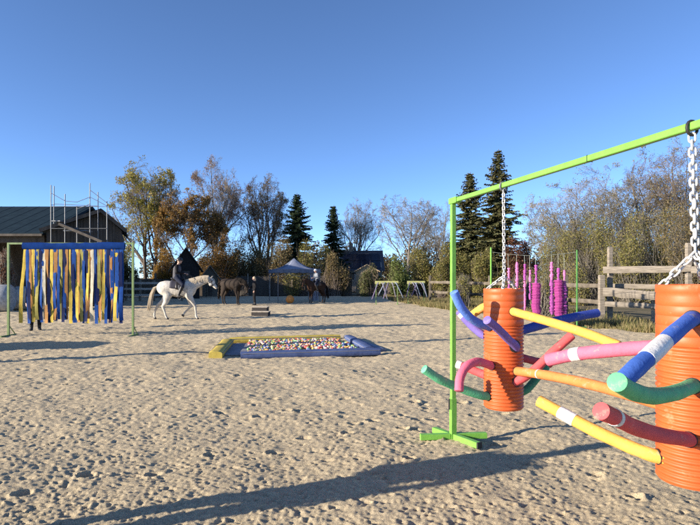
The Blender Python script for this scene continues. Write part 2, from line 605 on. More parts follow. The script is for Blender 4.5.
def leaves(c, size, r, flat=0.0, hang=0.0):
    n = len(c)
    a = r.standard_normal((n, 3))
    a[:, 2] = a[:, 2] * (1 - flat) - hang
    a /= np.linalg.norm(a, axis=1, keepdims=True)
    b = np.cross(a, r.standard_normal((n, 3)))
    b /= np.maximum(np.linalg.norm(b, axis=1, keepdims=True), 1e-9)
    s = size * r.uniform(.6, 1.4, (n, 1))
    w = s * r.uniform(.35, .6, (n, 1))
    v = np.stack([c - a * s * .5, c + b * w * .5, c + a * s * .5, c - b * w * .5], 1).reshape(-1, 3)
    return v, np.arange(n * 4).reshape(n, 4)

def grow(seed, counts, stems=1, spread=.25, jit=(.06, .14, .2, .28, .3), trop=(.05, .03, .02, .0, 0.), ang=(.75, .8, .8, .8), ratio=(.55, .5, .5, .55), tmin=.3, r0=.03, trunk=1.0):
    rnd = random.Random(seed)
    S = []
    def rv():
        return Vector((rnd.gauss(0, 1), rnd.gauss(0, 1), rnd.gauss(0, 1)))
    nseg = (9, 6, 4, 2, 1)
    def br(p, d, L, r, lv):
        n = nseg[lv]
        path = [(p, d, r)]
        for i in range(n):
            d = (d + rv() * jit[lv] * .8 + Vector((0, 0, trop[lv]))).normalized()
            q = p + d * (L / n)
            r2 = r * (1 - .75 / n) if lv == 0 else r * (1 - .8 / n)
            S.append((p, q, r, r2, lv))
            p, r = q, r2
            path.append((p, d, r))
        if lv >= len(counts):
            return
        k = counts[lv]
        lo = tmin if lv == 0 else .18
        for i in range(k):
            t = lo + (1 - lo) * (i + rnd.random() * .9) / k
            x = min(t, .999) * n
            a = int(x)
            f = x - a
            p0 = path[a][0].lerp(path[a + 1][0], f)
            dd = path[a + 1][1]
            rr = path[a][2] * (1 - f) + path[a + 1][2] * f
            side = dd.cross(rv()).normalized()
            th = ang[lv] * rnd.uniform(.65, 1.25) * (1.1 - .45 * t if lv == 0 else 1)
            nd = (dd * cos(th) + side * sin(th)).normalized()
            ll = L * ratio[lv] * rnd.uniform(.7, 1.2) * (1.15 - .55 * t)
            if lv == 0 and trunk < 1:          # short trunk, long limbs that make the crown
                ll = rnd.uniform(.42, .62) * (1.1 - .25 * t)
            br(p0, nd, ll, rr * (rnd.uniform(.45, .65) if lv else rnd.uniform(.5, .7)), lv + 1)
    for k in range(stems):
        a = 2 * pi * k / stems + rnd.random()
        d = Vector((cos(a) * spread, sin(a) * spread, 1)).normalized() if stems > 1 else Vector((rnd.gauss(0, .04), rnd.gauss(0, .04), 1)).normalized()
        br(Vector((cos(a) * .02, sin(a) * .02, 0)) if stems > 1 else Vector((0, 0, 0)), d, trunk * rnd.uniform(.8, 1), r0, 0)
    p0 = np.array([s[0][:] for s in S])
    p1 = np.array([s[1][:] for s in S])
    ra = np.array([s[2] for s in S])
    rb = np.array([s[3] for s in S])
    lv = np.array([s[4] for s in S])
    return p0, p1, ra, rb, lv

def tree(name, label, px, ytop, wpx, d, seed, counts=(13, 7, 6, 4), leaf=None, nleaf=0, lsize=.13, bark=None, twig=None, stems=1, spread=.25, group=None, lowleaf=0.0, tmin=.3, sag=0, ang=(.75, .8, .8, .8), minr=.009, r0=.019, trunk=1.0):
    H = Z(ytop, d)
    W = wpx / F * d
    p0, p1, ra, rb, lv = grow(seed, counts, stems, spread, tmin=tmin, ang=ang, r0=r0, trunk=trunk)
    zmax = np.percentile(p1[:, 2], 99.7)
    wx = np.percentile(np.hypot(p1[lv >= 2, 0] - np.median(p1[:, 0]), p1[lv >= 2, 1] - np.median(p1[:, 1])), 74) * 2
    sc = np.array([W / wx, W / wx, H / zmax])
    p0, p1 = p0 * sc, p1 * sc
    mid = np.array([np.median(p1[:, 0]), np.median(p1[:, 1])])
    def rounded(p):                       # pull stray branches back towards a rounded crown
        q = p.copy()
        zc, hz = H * .58, H * .44
        e = np.sqrt(((p[:, 0] - mid[0]) ** 2 + (p[:, 1] - mid[1]) ** 2) / (W * .5) ** 2 + np.maximum((p[:, 2] - zc) / hz, 0) ** 2)
        k = np.where(e > .8, (.8 + .45 * (1 - np.exp(-(e - .8) / .6))) / np.maximum(e, 1e-6), 1.0)
        q[:, 0], q[:, 1] = mid[0] + (p[:, 0] - mid[0]) * k, mid[1] + (p[:, 1] - mid[1]) * k
        q[:, 2] = np.where(p[:, 2] > zc, zc + (p[:, 2] - zc) * k, p[:, 2])
        return q
    p0, p1 = rounded(p0), rounded(p1)
    for p in (p0, p1):                    # the crown stands over its foot
        p[:, :2] -= mid[None] * np.clip(p[:, 2:3] / H, 0, 1) ** .7
    rs = H * .9
    ra, rb = np.maximum(ra * rs, minr), np.maximum(rb * rs, minr * .7)
    bark, twig = bark or m_bark, twig or m_twig
    root = thing(name, label, 'tree', (X(px, d), d, -.1), group=group)
    big = lv <= 1
    vs_, gs_, n = [], [], 0
    for l, sides in ((0, 8), (1, 5)):
        m = lv == l
        v, q = prisms(p0[m], p1[m], ra[m], rb[m], sides)
        gs_.append((q + n, 0)); vs_.append(v); n += len(v)
    link('trunk', np_mesh('trunk', np.concatenate(vs_), gs_, [bark], True), root)
    m = ~big
    v, q = prisms(p0[m], p1[m], ra[m], rb[m], 3)
    vs_, gs_, n = [v], [(q, 0)], len(v)
    mats = [twig]
    if nleaf:
        r = np.random.default_rng(seed)
        tw = np.where(lv >= len(counts) - 1)[0]
        # leaves gather in clumps: whole stretches of the crown keep more of them
        w = np.clip(.35 + sample(_low, p1[tw, 0] * .5 + seed, p1[tw, 2] * .5) * .5 + .2 * sample(_low, p1[tw, 1] * .6, p1[tw, 2] * .4 + seed), .03, 2)
        w *= 1 + lowleaf * (1 - p1[tw, 2] / H)
        k = r.choice(tw, nleaf, p=w / w.sum())
        c = p0[k] + (p1[k] - p0[k]) * r.random((nleaf, 1)) + r.standard_normal((nleaf, 3)) * .10
        v, q = leaves(c, lsize, r)
        vs_.append(v); gs_.append((q + n, 1)); mats.append(leaf)
    link('crown', np_mesh('crown', np.concatenate(vs_), gs_, mats), root)
    return root

def conifer(name, label, px, ytop, wpx, d, seed, leaf, group=None, base=.05, sparse=1.0):
    H, W = Z(ytop, d), wpx / F * d / 2 * 1.12
    r = np.random.default_rng(seed)
    root = thing(name, label, 'tree', (X(px, d), d, -.1), group=group)
    zz = np.linspace(0, H, 9)
    wob = np.cumsum(r.standard_normal((9, 2)) * .03, 0)
    mb = MB().loft(np.column_stack([wob[:, 0] - wob[0, 0], wob[:, 1] - wob[0, 1], zz]), np.linspace(.018 * H, .02, 9), n=8)
    mb.build('trunk', m_bark, root, 30)
    P0, P1, R0, C, DI = [], [], [], [], []
    z = base * H
    lv, lq, n = [], [], 0
    while z < H * .985:
        f = 1 - z / H
        k = r.integers(6, 9)
        a0 = r.uniform(0, 2 * pi)
        for i in range(k):
            a = a0 + 2 * pi * i / k + r.normal(0, .25)
            L = W * (min(1.0, f * 1.45) ** .8) * r.uniform(.45, 1.15) * (1 if r.random() > .1 else 1.3) + .12
            out = np.array([cos(a), sin(a), 0])
            m = max(3, int(L / .16 * sparse))
            u = np.linspace(.08, 1, m)
            dip = r.uniform(-.6, -.15) * L * u + .22 * L * u ** 2 + (.35 * f < .1) * .3 * L * u
            zj = z + r.normal(0, .018 * H * min(1, f * 2))
            sp = out[None] * (u * L)[:, None] + np.array([0, 0, zj])[None] + np.array([0, 0, 1.])[None] * dip[:, None]
            P0.append(sp[:-1]); P1.append(sp[1:]); R0.append(np.linspace(.02, .006, m - 1))
            side = np.array([-sin(a), cos(a), 0])
            for s in (-1.1, 1.1, -.7, .7, -.35, .35, 0):
                ll = (.16 + .34 * L * (1 - u * .75) * r.uniform(.6, 1.2, m)) * (.8 if abs(s) < 1 else 1)
                dv = out[None] * .75 + side[None] * s * r.uniform(.7, 1.3, (m, 1)) + np.array([0, 0, -1.])[None] * r.uniform(.05, .75, (m, 1))
                dv /= np.linalg.norm(dv, axis=1, keepdims=True)
                w = np.cross(dv, out[None] * .3 + np.array([[0, 0, 1.]]) + r.standard_normal((m, 3)) * .4)
                w /= np.maximum(np.linalg.norm(w, axis=1, keepdims=True), 1e-6)
                wd = r.uniform(.045, .10, (m, 1))
                e = sp + dv * ll[:, None]
                mid = sp + dv * ll[:, None] * .45
                q4 = np.stack([sp, mid + w * wd, e, mid - w * wd], 1).reshape(-1, 3)
                lv.append(q4); lq.append(np.arange(m * 4).reshape(m, 4) + n); n += m * 4
        z += H * r.uniform(.012, .021) * (1.0 if f > .3 else .8)
    P0, P1, R0 = np.concatenate(P0), np.concatenate(P1), np.concatenate(R0)
    v, q = prisms(P0, P1, R0, R0 * .8, 3)
    allv = np.concatenate(lv)
    link('crown', np_mesh('crown', np.concatenate([allv, v]), [(np.concatenate(lq), 0), (q + len(allv), 1)], [leaf, m_bark]), root)
    return root

def bush_geo(seed, rx, ry, h, nleaf, lsize, ntwig=260, lobes=9, dense=1.0):
    r = np.random.default_rng(seed)
    lc = np.column_stack([r.uniform(-.7, .7, lobes) * rx, r.uniform(-.7, .7, lobes) * ry, r.uniform(.25, .72, lobes) * h])
    lc[0] = (0, 0, h * .66)
    lc[lobes // 2:, 2] *= .62
    lr = np.column_stack([r.uniform(.28, .5, lobes) * rx, r.uniform(.28, .5, lobes) * ry, r.uniform(.2, .34, lobes) * h])
    k = r.integers(0, lobes, nleaf)
    dv = r.standard_normal((nleaf, 3))
    dv /= np.linalg.norm(dv, axis=1, keepdims=True)
    rad = r.uniform(.35, 1.0, (nleaf, 1)) ** .6 * r.uniform(.8, 1.12, (nleaf, 1))
    c = lc[k] + dv * lr[k] * rad
    c[:, 2] = np.abs(c[:, 2]) + .02
    lv, lq = leaves(c, lsize, r)
    # stems: from the ground to and beyond the clump surfaces
    k = r.integers(0, lobes, ntwig)
    dv = r.standard_normal((ntwig, 3))
    dv[:, 2] = np.abs(dv[:, 2])
    dv /= np.linalg.norm(dv, axis=1, keepdims=True)
    e = lc[k] + dv * lr[k] * r.uniform(.7, 1.35, (ntwig, 1))
    b = np.column_stack([r.uniform(-.4, .4, ntwig) * rx, r.uniform(-.4, .4, ntwig) * ry, np.zeros(ntwig)])
    mid = b * .45 + e * .55 + r.standard_normal((ntwig, 3)) * .05 * h
    rr = r.uniform(.006, .016, ntwig)
    v1, q1 = prisms(b, mid, rr * 1.5, rr, 3)
    v2, q2 = prisms(mid, e, rr, rr * .4, 3)
    tv = np.concatenate([v1, v2])
    tq = np.concatenate([q1, q2 + len(v1)])
    return lv, lq, tv, tq

def bush(name, label, px, ytop, wpx, d, seed, leaf, nleaf=5000, lsize=.10, depth=None, group=None, ntwig=260, lobes=9, twig=None, ybase=None):
    H, W = Z(ytop, d) + .05, wpx / F * d / 2
    root = thing(name, label, 'bush', (X(px, d), d, -.08), group=group)
    lv, lq, tv, tq = bush_geo(seed, W, depth or W * .8, H, nleaf, lsize, ntwig, lobes)
    link('stems', np_mesh('stems', tv, [(tq, 0)], [twig or m_twig]), root)
    link('foliage', np_mesh('foliage', lv, [(lq, 0)], [leaf]), root)
    return root

L_maple = leafmat('maple_leaves', [(0.211, 0.224, 0.047), (0.317, 0.290, 0.053), (0.396, 0.290, 0.053), (0.158, 0.172, 0.040)])
L_brown = leafmat('rust_leaves', [(0.224, 0.113, 0.034), (0.317, 0.172, 0.040), (0.145, 0.092, 0.034), (0.264, 0.198, 0.053)])
L_gold = leafmat('golden_leaves', [(0.414, 0.253, 0.040), (0.322, 0.184, 0.034), (0.230, 0.138, 0.034)])
L_pink = leafmat('pinkish_dry_leaves', [(.25, .155, .10), (.19, .11, .07), (.31, .20, .13)])
L_dry = leafmat('dry_brown_leaves', [(0.180, 0.134, 0.060), (0.270, 0.198, 0.090), (0.134, 0.108, 0.047), (0.180, 0.162, 0.064)])
L_olive = leafmat('olive_leaves', [(0.158, 0.158, 0.050), (0.223, 0.214, 0.061), (0.278, 0.223, 0.074), (0.112, 0.126, 0.041)])
L_green = leafmat('green_leaves', [(0.101, 0.142, 0.041), (0.149, 0.189, 0.054), (0.203, 0.216, 0.068)])
L_dark = leafmat('dark_hedge_leaves', [(0.081, 0.103, 0.042), (0.126, 0.138, 0.050), (0.161, 0.138, 0.058)])
L_spruce = leafmat('spruce_needles', [(0.027, 0.050, 0.025), (0.044, 0.069, 0.033), (0.060, 0.077, 0.037)], .12)
L_spruce2 = leafmat('olive_spruce_needles', [(0.077, 0.088, 0.037), (0.126, 0.128, 0.054), (0.182, 0.162, 0.073)], .12)
L_tan = leafmat('tan_withered_leaves', [(.20, .17, .08), (.28, .24, .11), (.17, .16, .06), (.22, .17, .10)])
L_red = leafmat('reddish_leaves', [(0.180, 0.072, 0.042), (0.120, 0.054, 0.036), (0.204, 0.108, 0.048)])

DEC = dict(trunk=.5, tmin=.42, ang=(.72, .7, .75, .8))
tree('deciduous_tree', 'tall half-bare tree with yellow-green leaves and twin trunks behind the barn end', 149, 155, 74, 52, 3, (9, 9, 8, 5), L_maple, 17000, .16, stems=2, spread=.10, trunk=.55, tmin=.4)
tree('deciduous_tree', 'broad rust-brown leafy tree behind the black pointed hut', 190, 186, 66, 50, 5, (11, 9, 8, 5), L_brown, 24000, .17, lowleaf=1.0, trunk=.5, tmin=.25)
tree('deciduous_tree', 'tall pinkish-brown nearly leafless tree with fine rounded top', 219, 153, 62, 58, 8, (11, 10, 9, 6), L_pink, 9000, .13, m_barkgrey, m_twiggrey, **DEC)
tree('deciduous_tree', 'tall slender brown tree beside the dark broad fir', 266, 170, 50, 60, 12, (8, 9, 8, 5), L_dry, 9000, .14, stems=2, spread=.10, trunk=.6, tmin=.35, ang=(.55, .7, .8, .8))
conifer('fir_tree', 'dark broad fir with a blunt crown above the blue pavilion', 297, 192, 40, 56, 21, L_spruce, base=.25)
conifer('fir_tree', 'small dark pointed fir beside the slate-roofed house', 333, 204, 27, 60, 22, L_spruce, base=.2)
tree('bare_tree', 'grey bare tree with fine twigs behind the slate-roofed house', 357, 194, 48, 66, 15, (10, 10, 9, 6), L_olive, 1500, .12, m_barkgrey, m_twiggrey, **DEC)
tree('bare_tree', 'bare tree with wide crooked limbs above the olive thicket', 408, 186, 72, 54, 30, (9, 9, 8, 6), L_olive, 350, .12, m_barkgrey, m_twiggrey, minr=.010, r0=.022, **DEC)
tree('bare_tree', 'smaller bare grey tree left of the twin spruces', 441, 200, 38, 62, 18, (10, 9, 8, 5), L_olive, 1200, .12, m_barkgrey, m_twiggrey, **DEC)
conifer('spruce_tree', 'shorter of the two tall spruces by the lime green post', 470, 171, 47, 49, 23, L_spruce2, base=.04)
conifer('spruce_tree', 'taller of the two tall spruces by the lime green post', 498, 148, 48, 46, 24, L_spruce2, base=.05)
tree('bare_tree', 'wide pale leafless tree rising behind the olive shrubs and timber fence', 592, 161, 122, 40, 33, (8, 9, 8, 6), L_tan, 17000, .10, m_barkgrey, m_twiggrey, stems=3, spread=.35, trunk=.45, tmin=.3, minr=.008, r0=.014, ang=(.75, .7, .75, .8))
tree('bare_tree', 'dark bare tree with upright twigs behind the tall fence post', 684, 130, 118, 38, 35, (8, 9, 8, 6), L_tan, 14000, .10, stems=3, spread=.25, trunk=.5, tmin=.3, minr=.008, r0=.014, ang=(.6, .7, .75, .8))

bushes = [
    (216, 226, 60, 50, 41, L_brown, 6500, 'rust-brown shrub behind the small grey hut'),
    (240, 236, 46, 52, 42, L_dry, 5500, 'dull brown shrub below the slender brown tree'),
    (272, 232, 54, 51, 43, L_dry, 6500, 'tall dry brown shrub behind the blue pavilion'),
    (306, 238, 52, 50, 44, L_olive, 6000, 'olive brown shrub under the dark broad fir'),
    (332, 244, 46, 49, 45, L_dry, 5000, 'brown shrub beside the tan shed'),
    (164, 246, 32, 46, 46, L_gold, 4200, 'golden-leaved shrub beside the black pointed hut'),
    (120, 238, 34, 44, 47, L_dark, 5500, 'dark leafy shrub at the right end of the barn'),
    (395, 254, 40, 46, 48, L_green, 5000, 'low green shrub behind the yellow-topped noodle gates'),
    (420, 243, 46, 47, 49, L_olive, 6000, 'olive shrub below the wide crooked bare tree'),
    (447, 235, 44, 45, 50, L_olive, 6500, 'tall olive shrub left of the lime green post'),
    (488, 243, 44, 42, 51, L_olive, 6000, 'olive shrub at the foot of the spruces'),
    (524, 232, 40, 41, 52, L_red, 5500, 'dark reddish shrub right of the spruces'),
    (554, 222, 60, 36, 53, L_olive, 8000, 'yellowish olive shrub behind the magenta foam strings'),
    (592, 206, 70, 34, 54, L_olive, 9500, 'large olive shrub below the wide pale tree'),
    (636, 206, 76, 32, 55, L_olive, 9500, 'brown olive shrub behind the tall fence post'),
    (690, 190, 80, 31, 56, L_dry, 10000, 'tall brown shrub at the fence behind the hanging chain'),
    (572, 214, 64, 39, 61, L_olive, 6000, 'pale olive shrub between the reddish shrub and the wide pale tree'),
    (622, 196, 74, 37, 62, L_tan, 6500, 'tall tan shrub filling the gap behind the weathered fence'),
    (664, 194, 70, 36, 63, L_olive, 6500, 'tall olive shrub beneath the dark bare tree'),
    (745, 205, 80, 30, 64, L_olive, 4000, 'olive shrub further along behind the timber fence'),
    (820, 200, 90, 29, 65, L_tan, 4000, 'tan shrub further along behind the timber fence'),
    (905, 205, 90, 28, 66, L_dry, 4000, 'dry brown shrub at the far end of the timber fence'),
    (462, 270, 34, 29, 67, L_olive, 1800, 'low scrub in front of the far rails beside the lime post'),
    (508, 271, 32, 25, 68, L_dry, 1800, 'low dry scrub growing through the far rails'),
    (546, 273, 28, 22.2, 69, L_olive, 1600, 'low olive scrub at the rails behind the magenta strings'),
    (4, 240, 26, 27, 57, L_red, 2500, 'reddish shrub in front of the open barn'),
    (372, 262, 30, 47, 58, L_dark, 3500, 'dark low shrub in front of the tan shed'),
]
for px, yt, w, d, sd, lf, n, lb in bushes:
    bush('shrub', lb, px, yt, w, d, sd, lf, int(n * 2.0), .10 if d < 40 else .14, ntwig=700 if d < 40 else 260, twig=m_twiggrey if d < 38 else m_twig)

def thicket():
    r = np.random.default_rng(77)
    V, Q, n = [], [], 0
    TV, TQ, tn = [], [], 0
    for i in range(34):
        px = 160 + i * 27 + r.uniform(-8, 8)
        d = r.uniform(74, 92)
        h = Z(r.uniform(236, 252), d)
        lv, lq, tv, tq = bush_geo(200 + i, r.uniform(3, 4.4), 3.0, h, 1900, .48, 50, 12)
        o = np.array([X(px, d), d, -.1])
        V.append(lv + o); Q.append(lq + n); n += len(lv)
        TV.append(tv + o); TQ.append(tq + tn); tn += len(tv)
    lv, tv = np.concatenate(V), np.concatenate(TV)
    me = np_mesh('far_thicket', np.concatenate([lv, tv]), [(np.concatenate(Q), 0), (np.concatenate(TQ) + len(lv), 1)], [leafmat('far_leaves', [(0.076, 0.068, 0.037), (0.119, 0.102, 0.051), (0.153, 0.119, 0.065)]), m_twig])
    tag(link('far_thicket', me), 'far brown-green thicket behind all the trees', 'thicket', kind='stuff')
thicket()

# ------------------------------------------------------------------ grass along the edge of the sand
def grass():
    r = np.random.default_rng(5)
    pts = []
    d = r.uniform(15.5, 46, 60000)
    off = np.abs(r.normal(0, 1.0, 60000)) * 1.3 - .25
    x = edge_x(d) + off
    n1 = len(x)
    w = sample(_low, x * .7, d * .7) + r.normal(0, .4, n1) > -.35
    x, d = x[w], d[w]
    x2 = r.uniform(1, 12, 26000); d2 = r.uniform(20, 40, 26000)
    k = x2 > edge_x(d2) + .6
    x, d = np.concatenate([x, x2[k]]), np.concatenate([d, d2[k]])
    n = len(x)
    z = np.full(n, -.09)
    h = r.uniform(.05, .20, n) * (1 + .6 * np.clip(sample(_low, x * .8 + 3, d * .8), -1, 1.5))
    a = r.uniform(0, pi, n)
    lean = r.normal(0, .35, (n, 2)) * h[:, None]
    wd = .018
    b0 = np.column_stack([x - np.cos(a) * wd, d - np.sin(a) * wd, z])
    b1 = np.column_stack([x + np.cos(a) * wd, d + np.sin(a) * wd, z])
    t = np.column_stack([x + lean[:, 0], d + lean[:, 1], z + .09 + h])
    v = np.stack([b0, b1, t], 1).reshape(-1, 3)
    me = np_mesh('verge_grass', v, [(np.arange(n * 3).reshape(n, 3), 0)], [leafmat('grass_blades', [(0.104, 0.130, 0.039), (0.182, 0.169, 0.058), (0.364, 0.286, 0.143), (0.247, 0.195, 0.091)])])
    tag(link('verge_grass', me), 'tufty green and dry grass along the edge of the sand', 'grass', kind='stuff')
grass()

# ------------------------------------------------------------------ barn, scaffold, huts
def slab(mb, pts, th):
    """roof plane: four corners, thickness th downwards"""
    p = np.asarray(pts, float)
    q = p - np.array([0, 0, th])
    mb.add(np.concatenate([p, q]), [(0, 1, 2, 3), (7, 6, 5, 4), (0, 4, 5, 1), (1, 5, 6, 2), (2, 6, 7, 3), (3, 7, 4, 0)])

def barn():
    o = (-20, 33, 0)
    root = thing('barn', 'long dark barn with dark sheet roof, open front and grey plank gable end', 'barn', o)
    x0, x1 = -48.0, -18.1
    d0, dr, d1 = 31.5, 37.0, 40.0
    ze, zr = Z(231, 31.5), Z(206.5, 37)
    mb = MB(o)
    slab(mb, [(x0, d0 - .5, ze - .15), (x1, d0 - .5, ze - .15), (x1, dr, zr), (x0, dr, zr)], .16)
    slab(mb, [(x0, dr + .002, zr), (x1, dr + .002, zr), (x1, d1 + .4, ze + .7), (x0, d1 + .4, ze + .7)], .16)
    rf = mb.build('roof', m_roof, root)
    mb = MB(o)                                   # seams of the sheet roof
    for i in range(34):
        x = x0 + .4 + i * (x1 - x0 - .6) / 33
        mb.bar((x, d0 - .5, ze - .148), (x, dr, zr + .002), .03, .02)
    tag(mb.build('roof_seams', m_roof, rf), kind='stuff')
    MB(o).box(((x0 + x1) / 2, d0 - .56, ze - .28), (x1 - x0, .13, .13)).build('gutter', m_darkwood, rf)
    MB(o).box(((x0 + x1) / 2, d0, ze - .42), (x1 - x0 - .3, .22, .56)).build('header_beam', m_darkwood, root)
    MB(o).box(((x0 + x1) / 2, d1, (ze + .5) / 2), (x1 - x0 - .3, .2, ze + .5)).build('back_wall', m_darkwood, root)
    MB(o).box((x0 + .2, (d0 + d1) / 2, ze / 2 - .2), (.2, d1 - d0 - .3, ze - .2)).build('side_wall', m_darkwood, root)
    for px in (-170, -95, -30, 37):
        MB(o).box((X(px, d0), d0 + .03, (ze - .7) / 2), (.24, .2, ze - .72)).build('post', m_whitewood if px == 37 else m_darkwood, root)
    # plank wall to the right of the open bays
    mb = MB(o)
    rnd = random.Random(2)
    xa, xb = X(44, d0), X(58, d0)
    n = int((xb - xa) / .18)
    for i in range(n):
        mb.box((xa + (i + .5) * (xb - xa) / n, d0 + rnd.uniform(.0, .02), (ze - .75) / 2), ((xb - xa) / n - .015, .04, ze - .76))
    tag(mb.build('wall_planks', m_barnwood, root), kind='stuff')
    # cross wing with the gable towards the arena, turned a little
    g = 30.4
    th = radians(22)
    cx, cy = X(85, g), g
    def W3(x, y, z):
        return (cx + x * cos(th) - y * sin(th), cy + x * sin(th) + y * cos(th), z)
    hw = (X(117, g) - X(53, g)) / 2 * 1.06
    L, R, K = -hw, hw, hw * .44
    zl, zrr, zk = Z(228.5, g), Z(226.5, g), Z(208.5, g)
    back = 6.0
    mb = MB(o)
    slab(mb, [W3(L - .25, -.45, zl - .1), W3(K, -.45, zk), W3(K, back, zk), W3(L - .25, back, zl - .1)], .15)
    slab(mb, [W3(K + .002, -.45, zk), W3(R + .22, -.45, zrr - .1), W3(R + .22, back, zrr - .1), W3(K + .002, back, zk)], .15)
    mb.build('gable_roof', m_roof, root)
    mb = MB(o)
    n = int((R - L) / .17)
    for i in range(n):
        a, b = L + (R - L) * i / n + .006, L + (R - L) * (i + 1) / n - .006
        def top(x):
            return (zl + (zk - zl) * (x - L) / (K - L) if x < K else zk + (zrr - zk) * (x - K) / (R - K)) - .2
        y = rnd.uniform(0, .02)
        v = [W3(a, y, 0), W3(b, y, 0), W3(b, y, top(b)), W3(a, y, top(a)), W3(a, y + .04, 0), W3(b, y + .04, 0), W3(b, y + .04, top(b)), W3(a, y + .04, top(a))]
        mb.add(v, [(0, 1, 2, 3), (7, 6, 5, 4), (0, 4, 5, 1), (1, 5, 6, 2), (2, 6, 7, 3), (3, 7, 4, 0)])
    tag(mb.build('gable_planks', m_barnwood, root), kind='stuff')
    bk = [(L + .02, 0), (R - .02, 0), (R - .02, zrr - .25), (K, zk - .25), (L + .02, zl - .25)]
    MB(o).add([W3(x, .09, z) for x, z in bk] + [W3(x, .12, z) for x, z in bk], [(0, 1, 2, 3, 4), (9, 8, 7, 6, 5), (0, 5, 6, 1), (1, 6, 7, 2), (2, 7, 8, 3), (3, 8, 9, 4), (4, 9, 5, 0)]).build('gable_backing', m_darkwood, root)
    for x, zz in ((R - .06, zrr), (L + .06, zl)):
        MB(o).bar(W3(x, .1, zz / 2 - .15), W3(x, back - .1, zz / 2 - .15), .1, zz - .3).build('side_wall', m_barnwood, root)
    MB(o).bar(W3(L + .15, back - .15, zl / 2 - .2), W3(R - .15, back - .15, zl / 2 - .2), .1, zl - .4).build('back_wall', m_barnwood, root)
    mb = MB(o)
    mb.bar(W3(L - .27, -.47, zl - .22), W3(K, -.47, zk - .12), .05, .2)
    mb.bar(W3(K, -.475, zk - .12), W3(R + .24, -.475, zrr - .22), .05, .2)
    mb.build('verge_board', m_darkwood, root)
    MB(o).box((x1 - .12, (d0 + d1) / 2 + .1, ze / 2), (.1, d1 - d0 - .4, ze - .3)).build('side_wall', m_barnwood, root)

    # scaffold in front of the gable
    o2 = (X(78, 29), 29, 0)
    sc = thing('scaffold', 'grey steel pole scaffold standing against the barn gable', 'scaffold', o2)
    poles = [(51, 185, 29.0), (54, 186, 29.9), (65, 194, 29.0), (77, 206, 29.0), (90, 183, 29.0), (98, 192, 29.9), (107, 201, 29.0)]
    tops = {}
    for px, yt, d in poles:
        x = X(px, d)
        MB(o2).loft([(x, d, 0), (x, d, Z(yt, d))], .026, n=8).build('pole', m_steel, sc, 40)
        MB(o2).box((x, d, .012), (.16, .16, .024)).build('base_plate', m_steel, sc)
    def rail(a, b, r=.017):
        MB(o2).loft([P(*a), P(*b)], r, n=6).build('rail', m_steel, sc, 40)
    rail((51, 193, 28.95), (65, 201, 28.95)); rail((65, 201, 28.94), (77, 202, 28.94)); rail((77, 202, 28.95), (90, 197, 28.95))
    rail((90, 197, 28.94), (107, 206, 28.94)); rail((90, 190, 28.95), (107, 203, 28.95)); rail((54, 204, 29.9), (98, 206, 29.9))
    rail((51, 205, 28.93), (54, 205, 29.93)); rail((77, 209, 28.93), (90, 204, 28.93))
    for k, y in enumerate((206, 228, 246)):
        rail((51, y + .5, 28.96), (107, y + .5, 28.96)); rail((54, y + .5, 29.93), (107, y + .5, 29.93))
    for a, b, y in ((54, 63, 221.5), (66, 89, 231)):
        MB(o2).box(((X(a, 29.4) + X(b, 29.4)) / 2, 29.45, Z(y, 29.4)), (X(b, 29.4) - X(a, 29.4), .7, .06)).build('platform', m_steel, sc)
    MB(o2).bar(P(60, 224, 28.8), P(103, 242, 28.8), .35, .14).build('ramp', m_darkwood, sc)
barn()

def hut(name, label, px, ytop, wpx, d, wall, roofm, eave_frac, depth, door=True, over=.35):
    o = (X(px, d), d, 0)
    root = thing(name, label, 'hut', o, -math.atan2(X(px, d), d) * 1.05)
    W, H = wpx / F * d, Z(ytop, d)
    e = H * eave_frac
    h = W / 2
    mb = MB()
    v = [(-h, 0, 0), (h, 0, 0), (h, 0, e), (0, 0, H - .08), (-h, 0, e)]
    v += [(a, depth, c) for a, b, c in v]
    mb.add(v, [(0, 1, 2, 3, 4), (9, 8, 7, 6, 5), (0, 5, 6, 1), (1, 6, 7, 2), (2, 7, 8, 3), (3, 8, 9, 4), (4, 9, 5, 0)])
    mb.build('wall', wall, root)
    s = (H - e) / h
    mb = MB()
    slab(mb, [(-h - over, -over, e - over * s), (0, -over, H), (0, depth + over, H), (-h - over, depth + over, e - over * s)], .09)
    slab(mb, [(.002, -over, H), (h + over, -over, e - over * s), (h + over, depth + over, e - over * s), (.002, depth + over, H)], .09)
    mb.build('roof', roofm, root)
    if door:
        MB().box((0, -.03, e * .42), (W * .3, .05, e * .84)).build('door', m_darkwood, root)
        fr = MB()
        for sx in (-1, 1):
            fr.box((sx * W * .16, -.04, e * .42), (.08, .07, e * .86))
        fr.box((0, -.042, e * .87), (W * .32 + .08, .07, .08))
        fr.build('door_frame', wall, root)
    return root
m_blackwood = M('black_tarred_wood', (.013, .012, .012), .8, bump=.4)
hut('pointed_hut', 'black steep-gabled wooden hut behind the white horse', 186, 247, 26, 42, m_blackwood, m_oldwood, .64, 3.0, over=.3)
hut('garden_hut', 'small grey-beige gabled hut beside the dark plank fence', 210, 265, 15, 46, M('beige_boards', (.13, .115, .09), .85), m_greywood, .68, 2.0)
hut('garden_shed', 'tan timber shed below the slate-roofed house', 367, 264, 22, 52, m_tanwood, m_tanwood, .8, 2.4, over=.2)

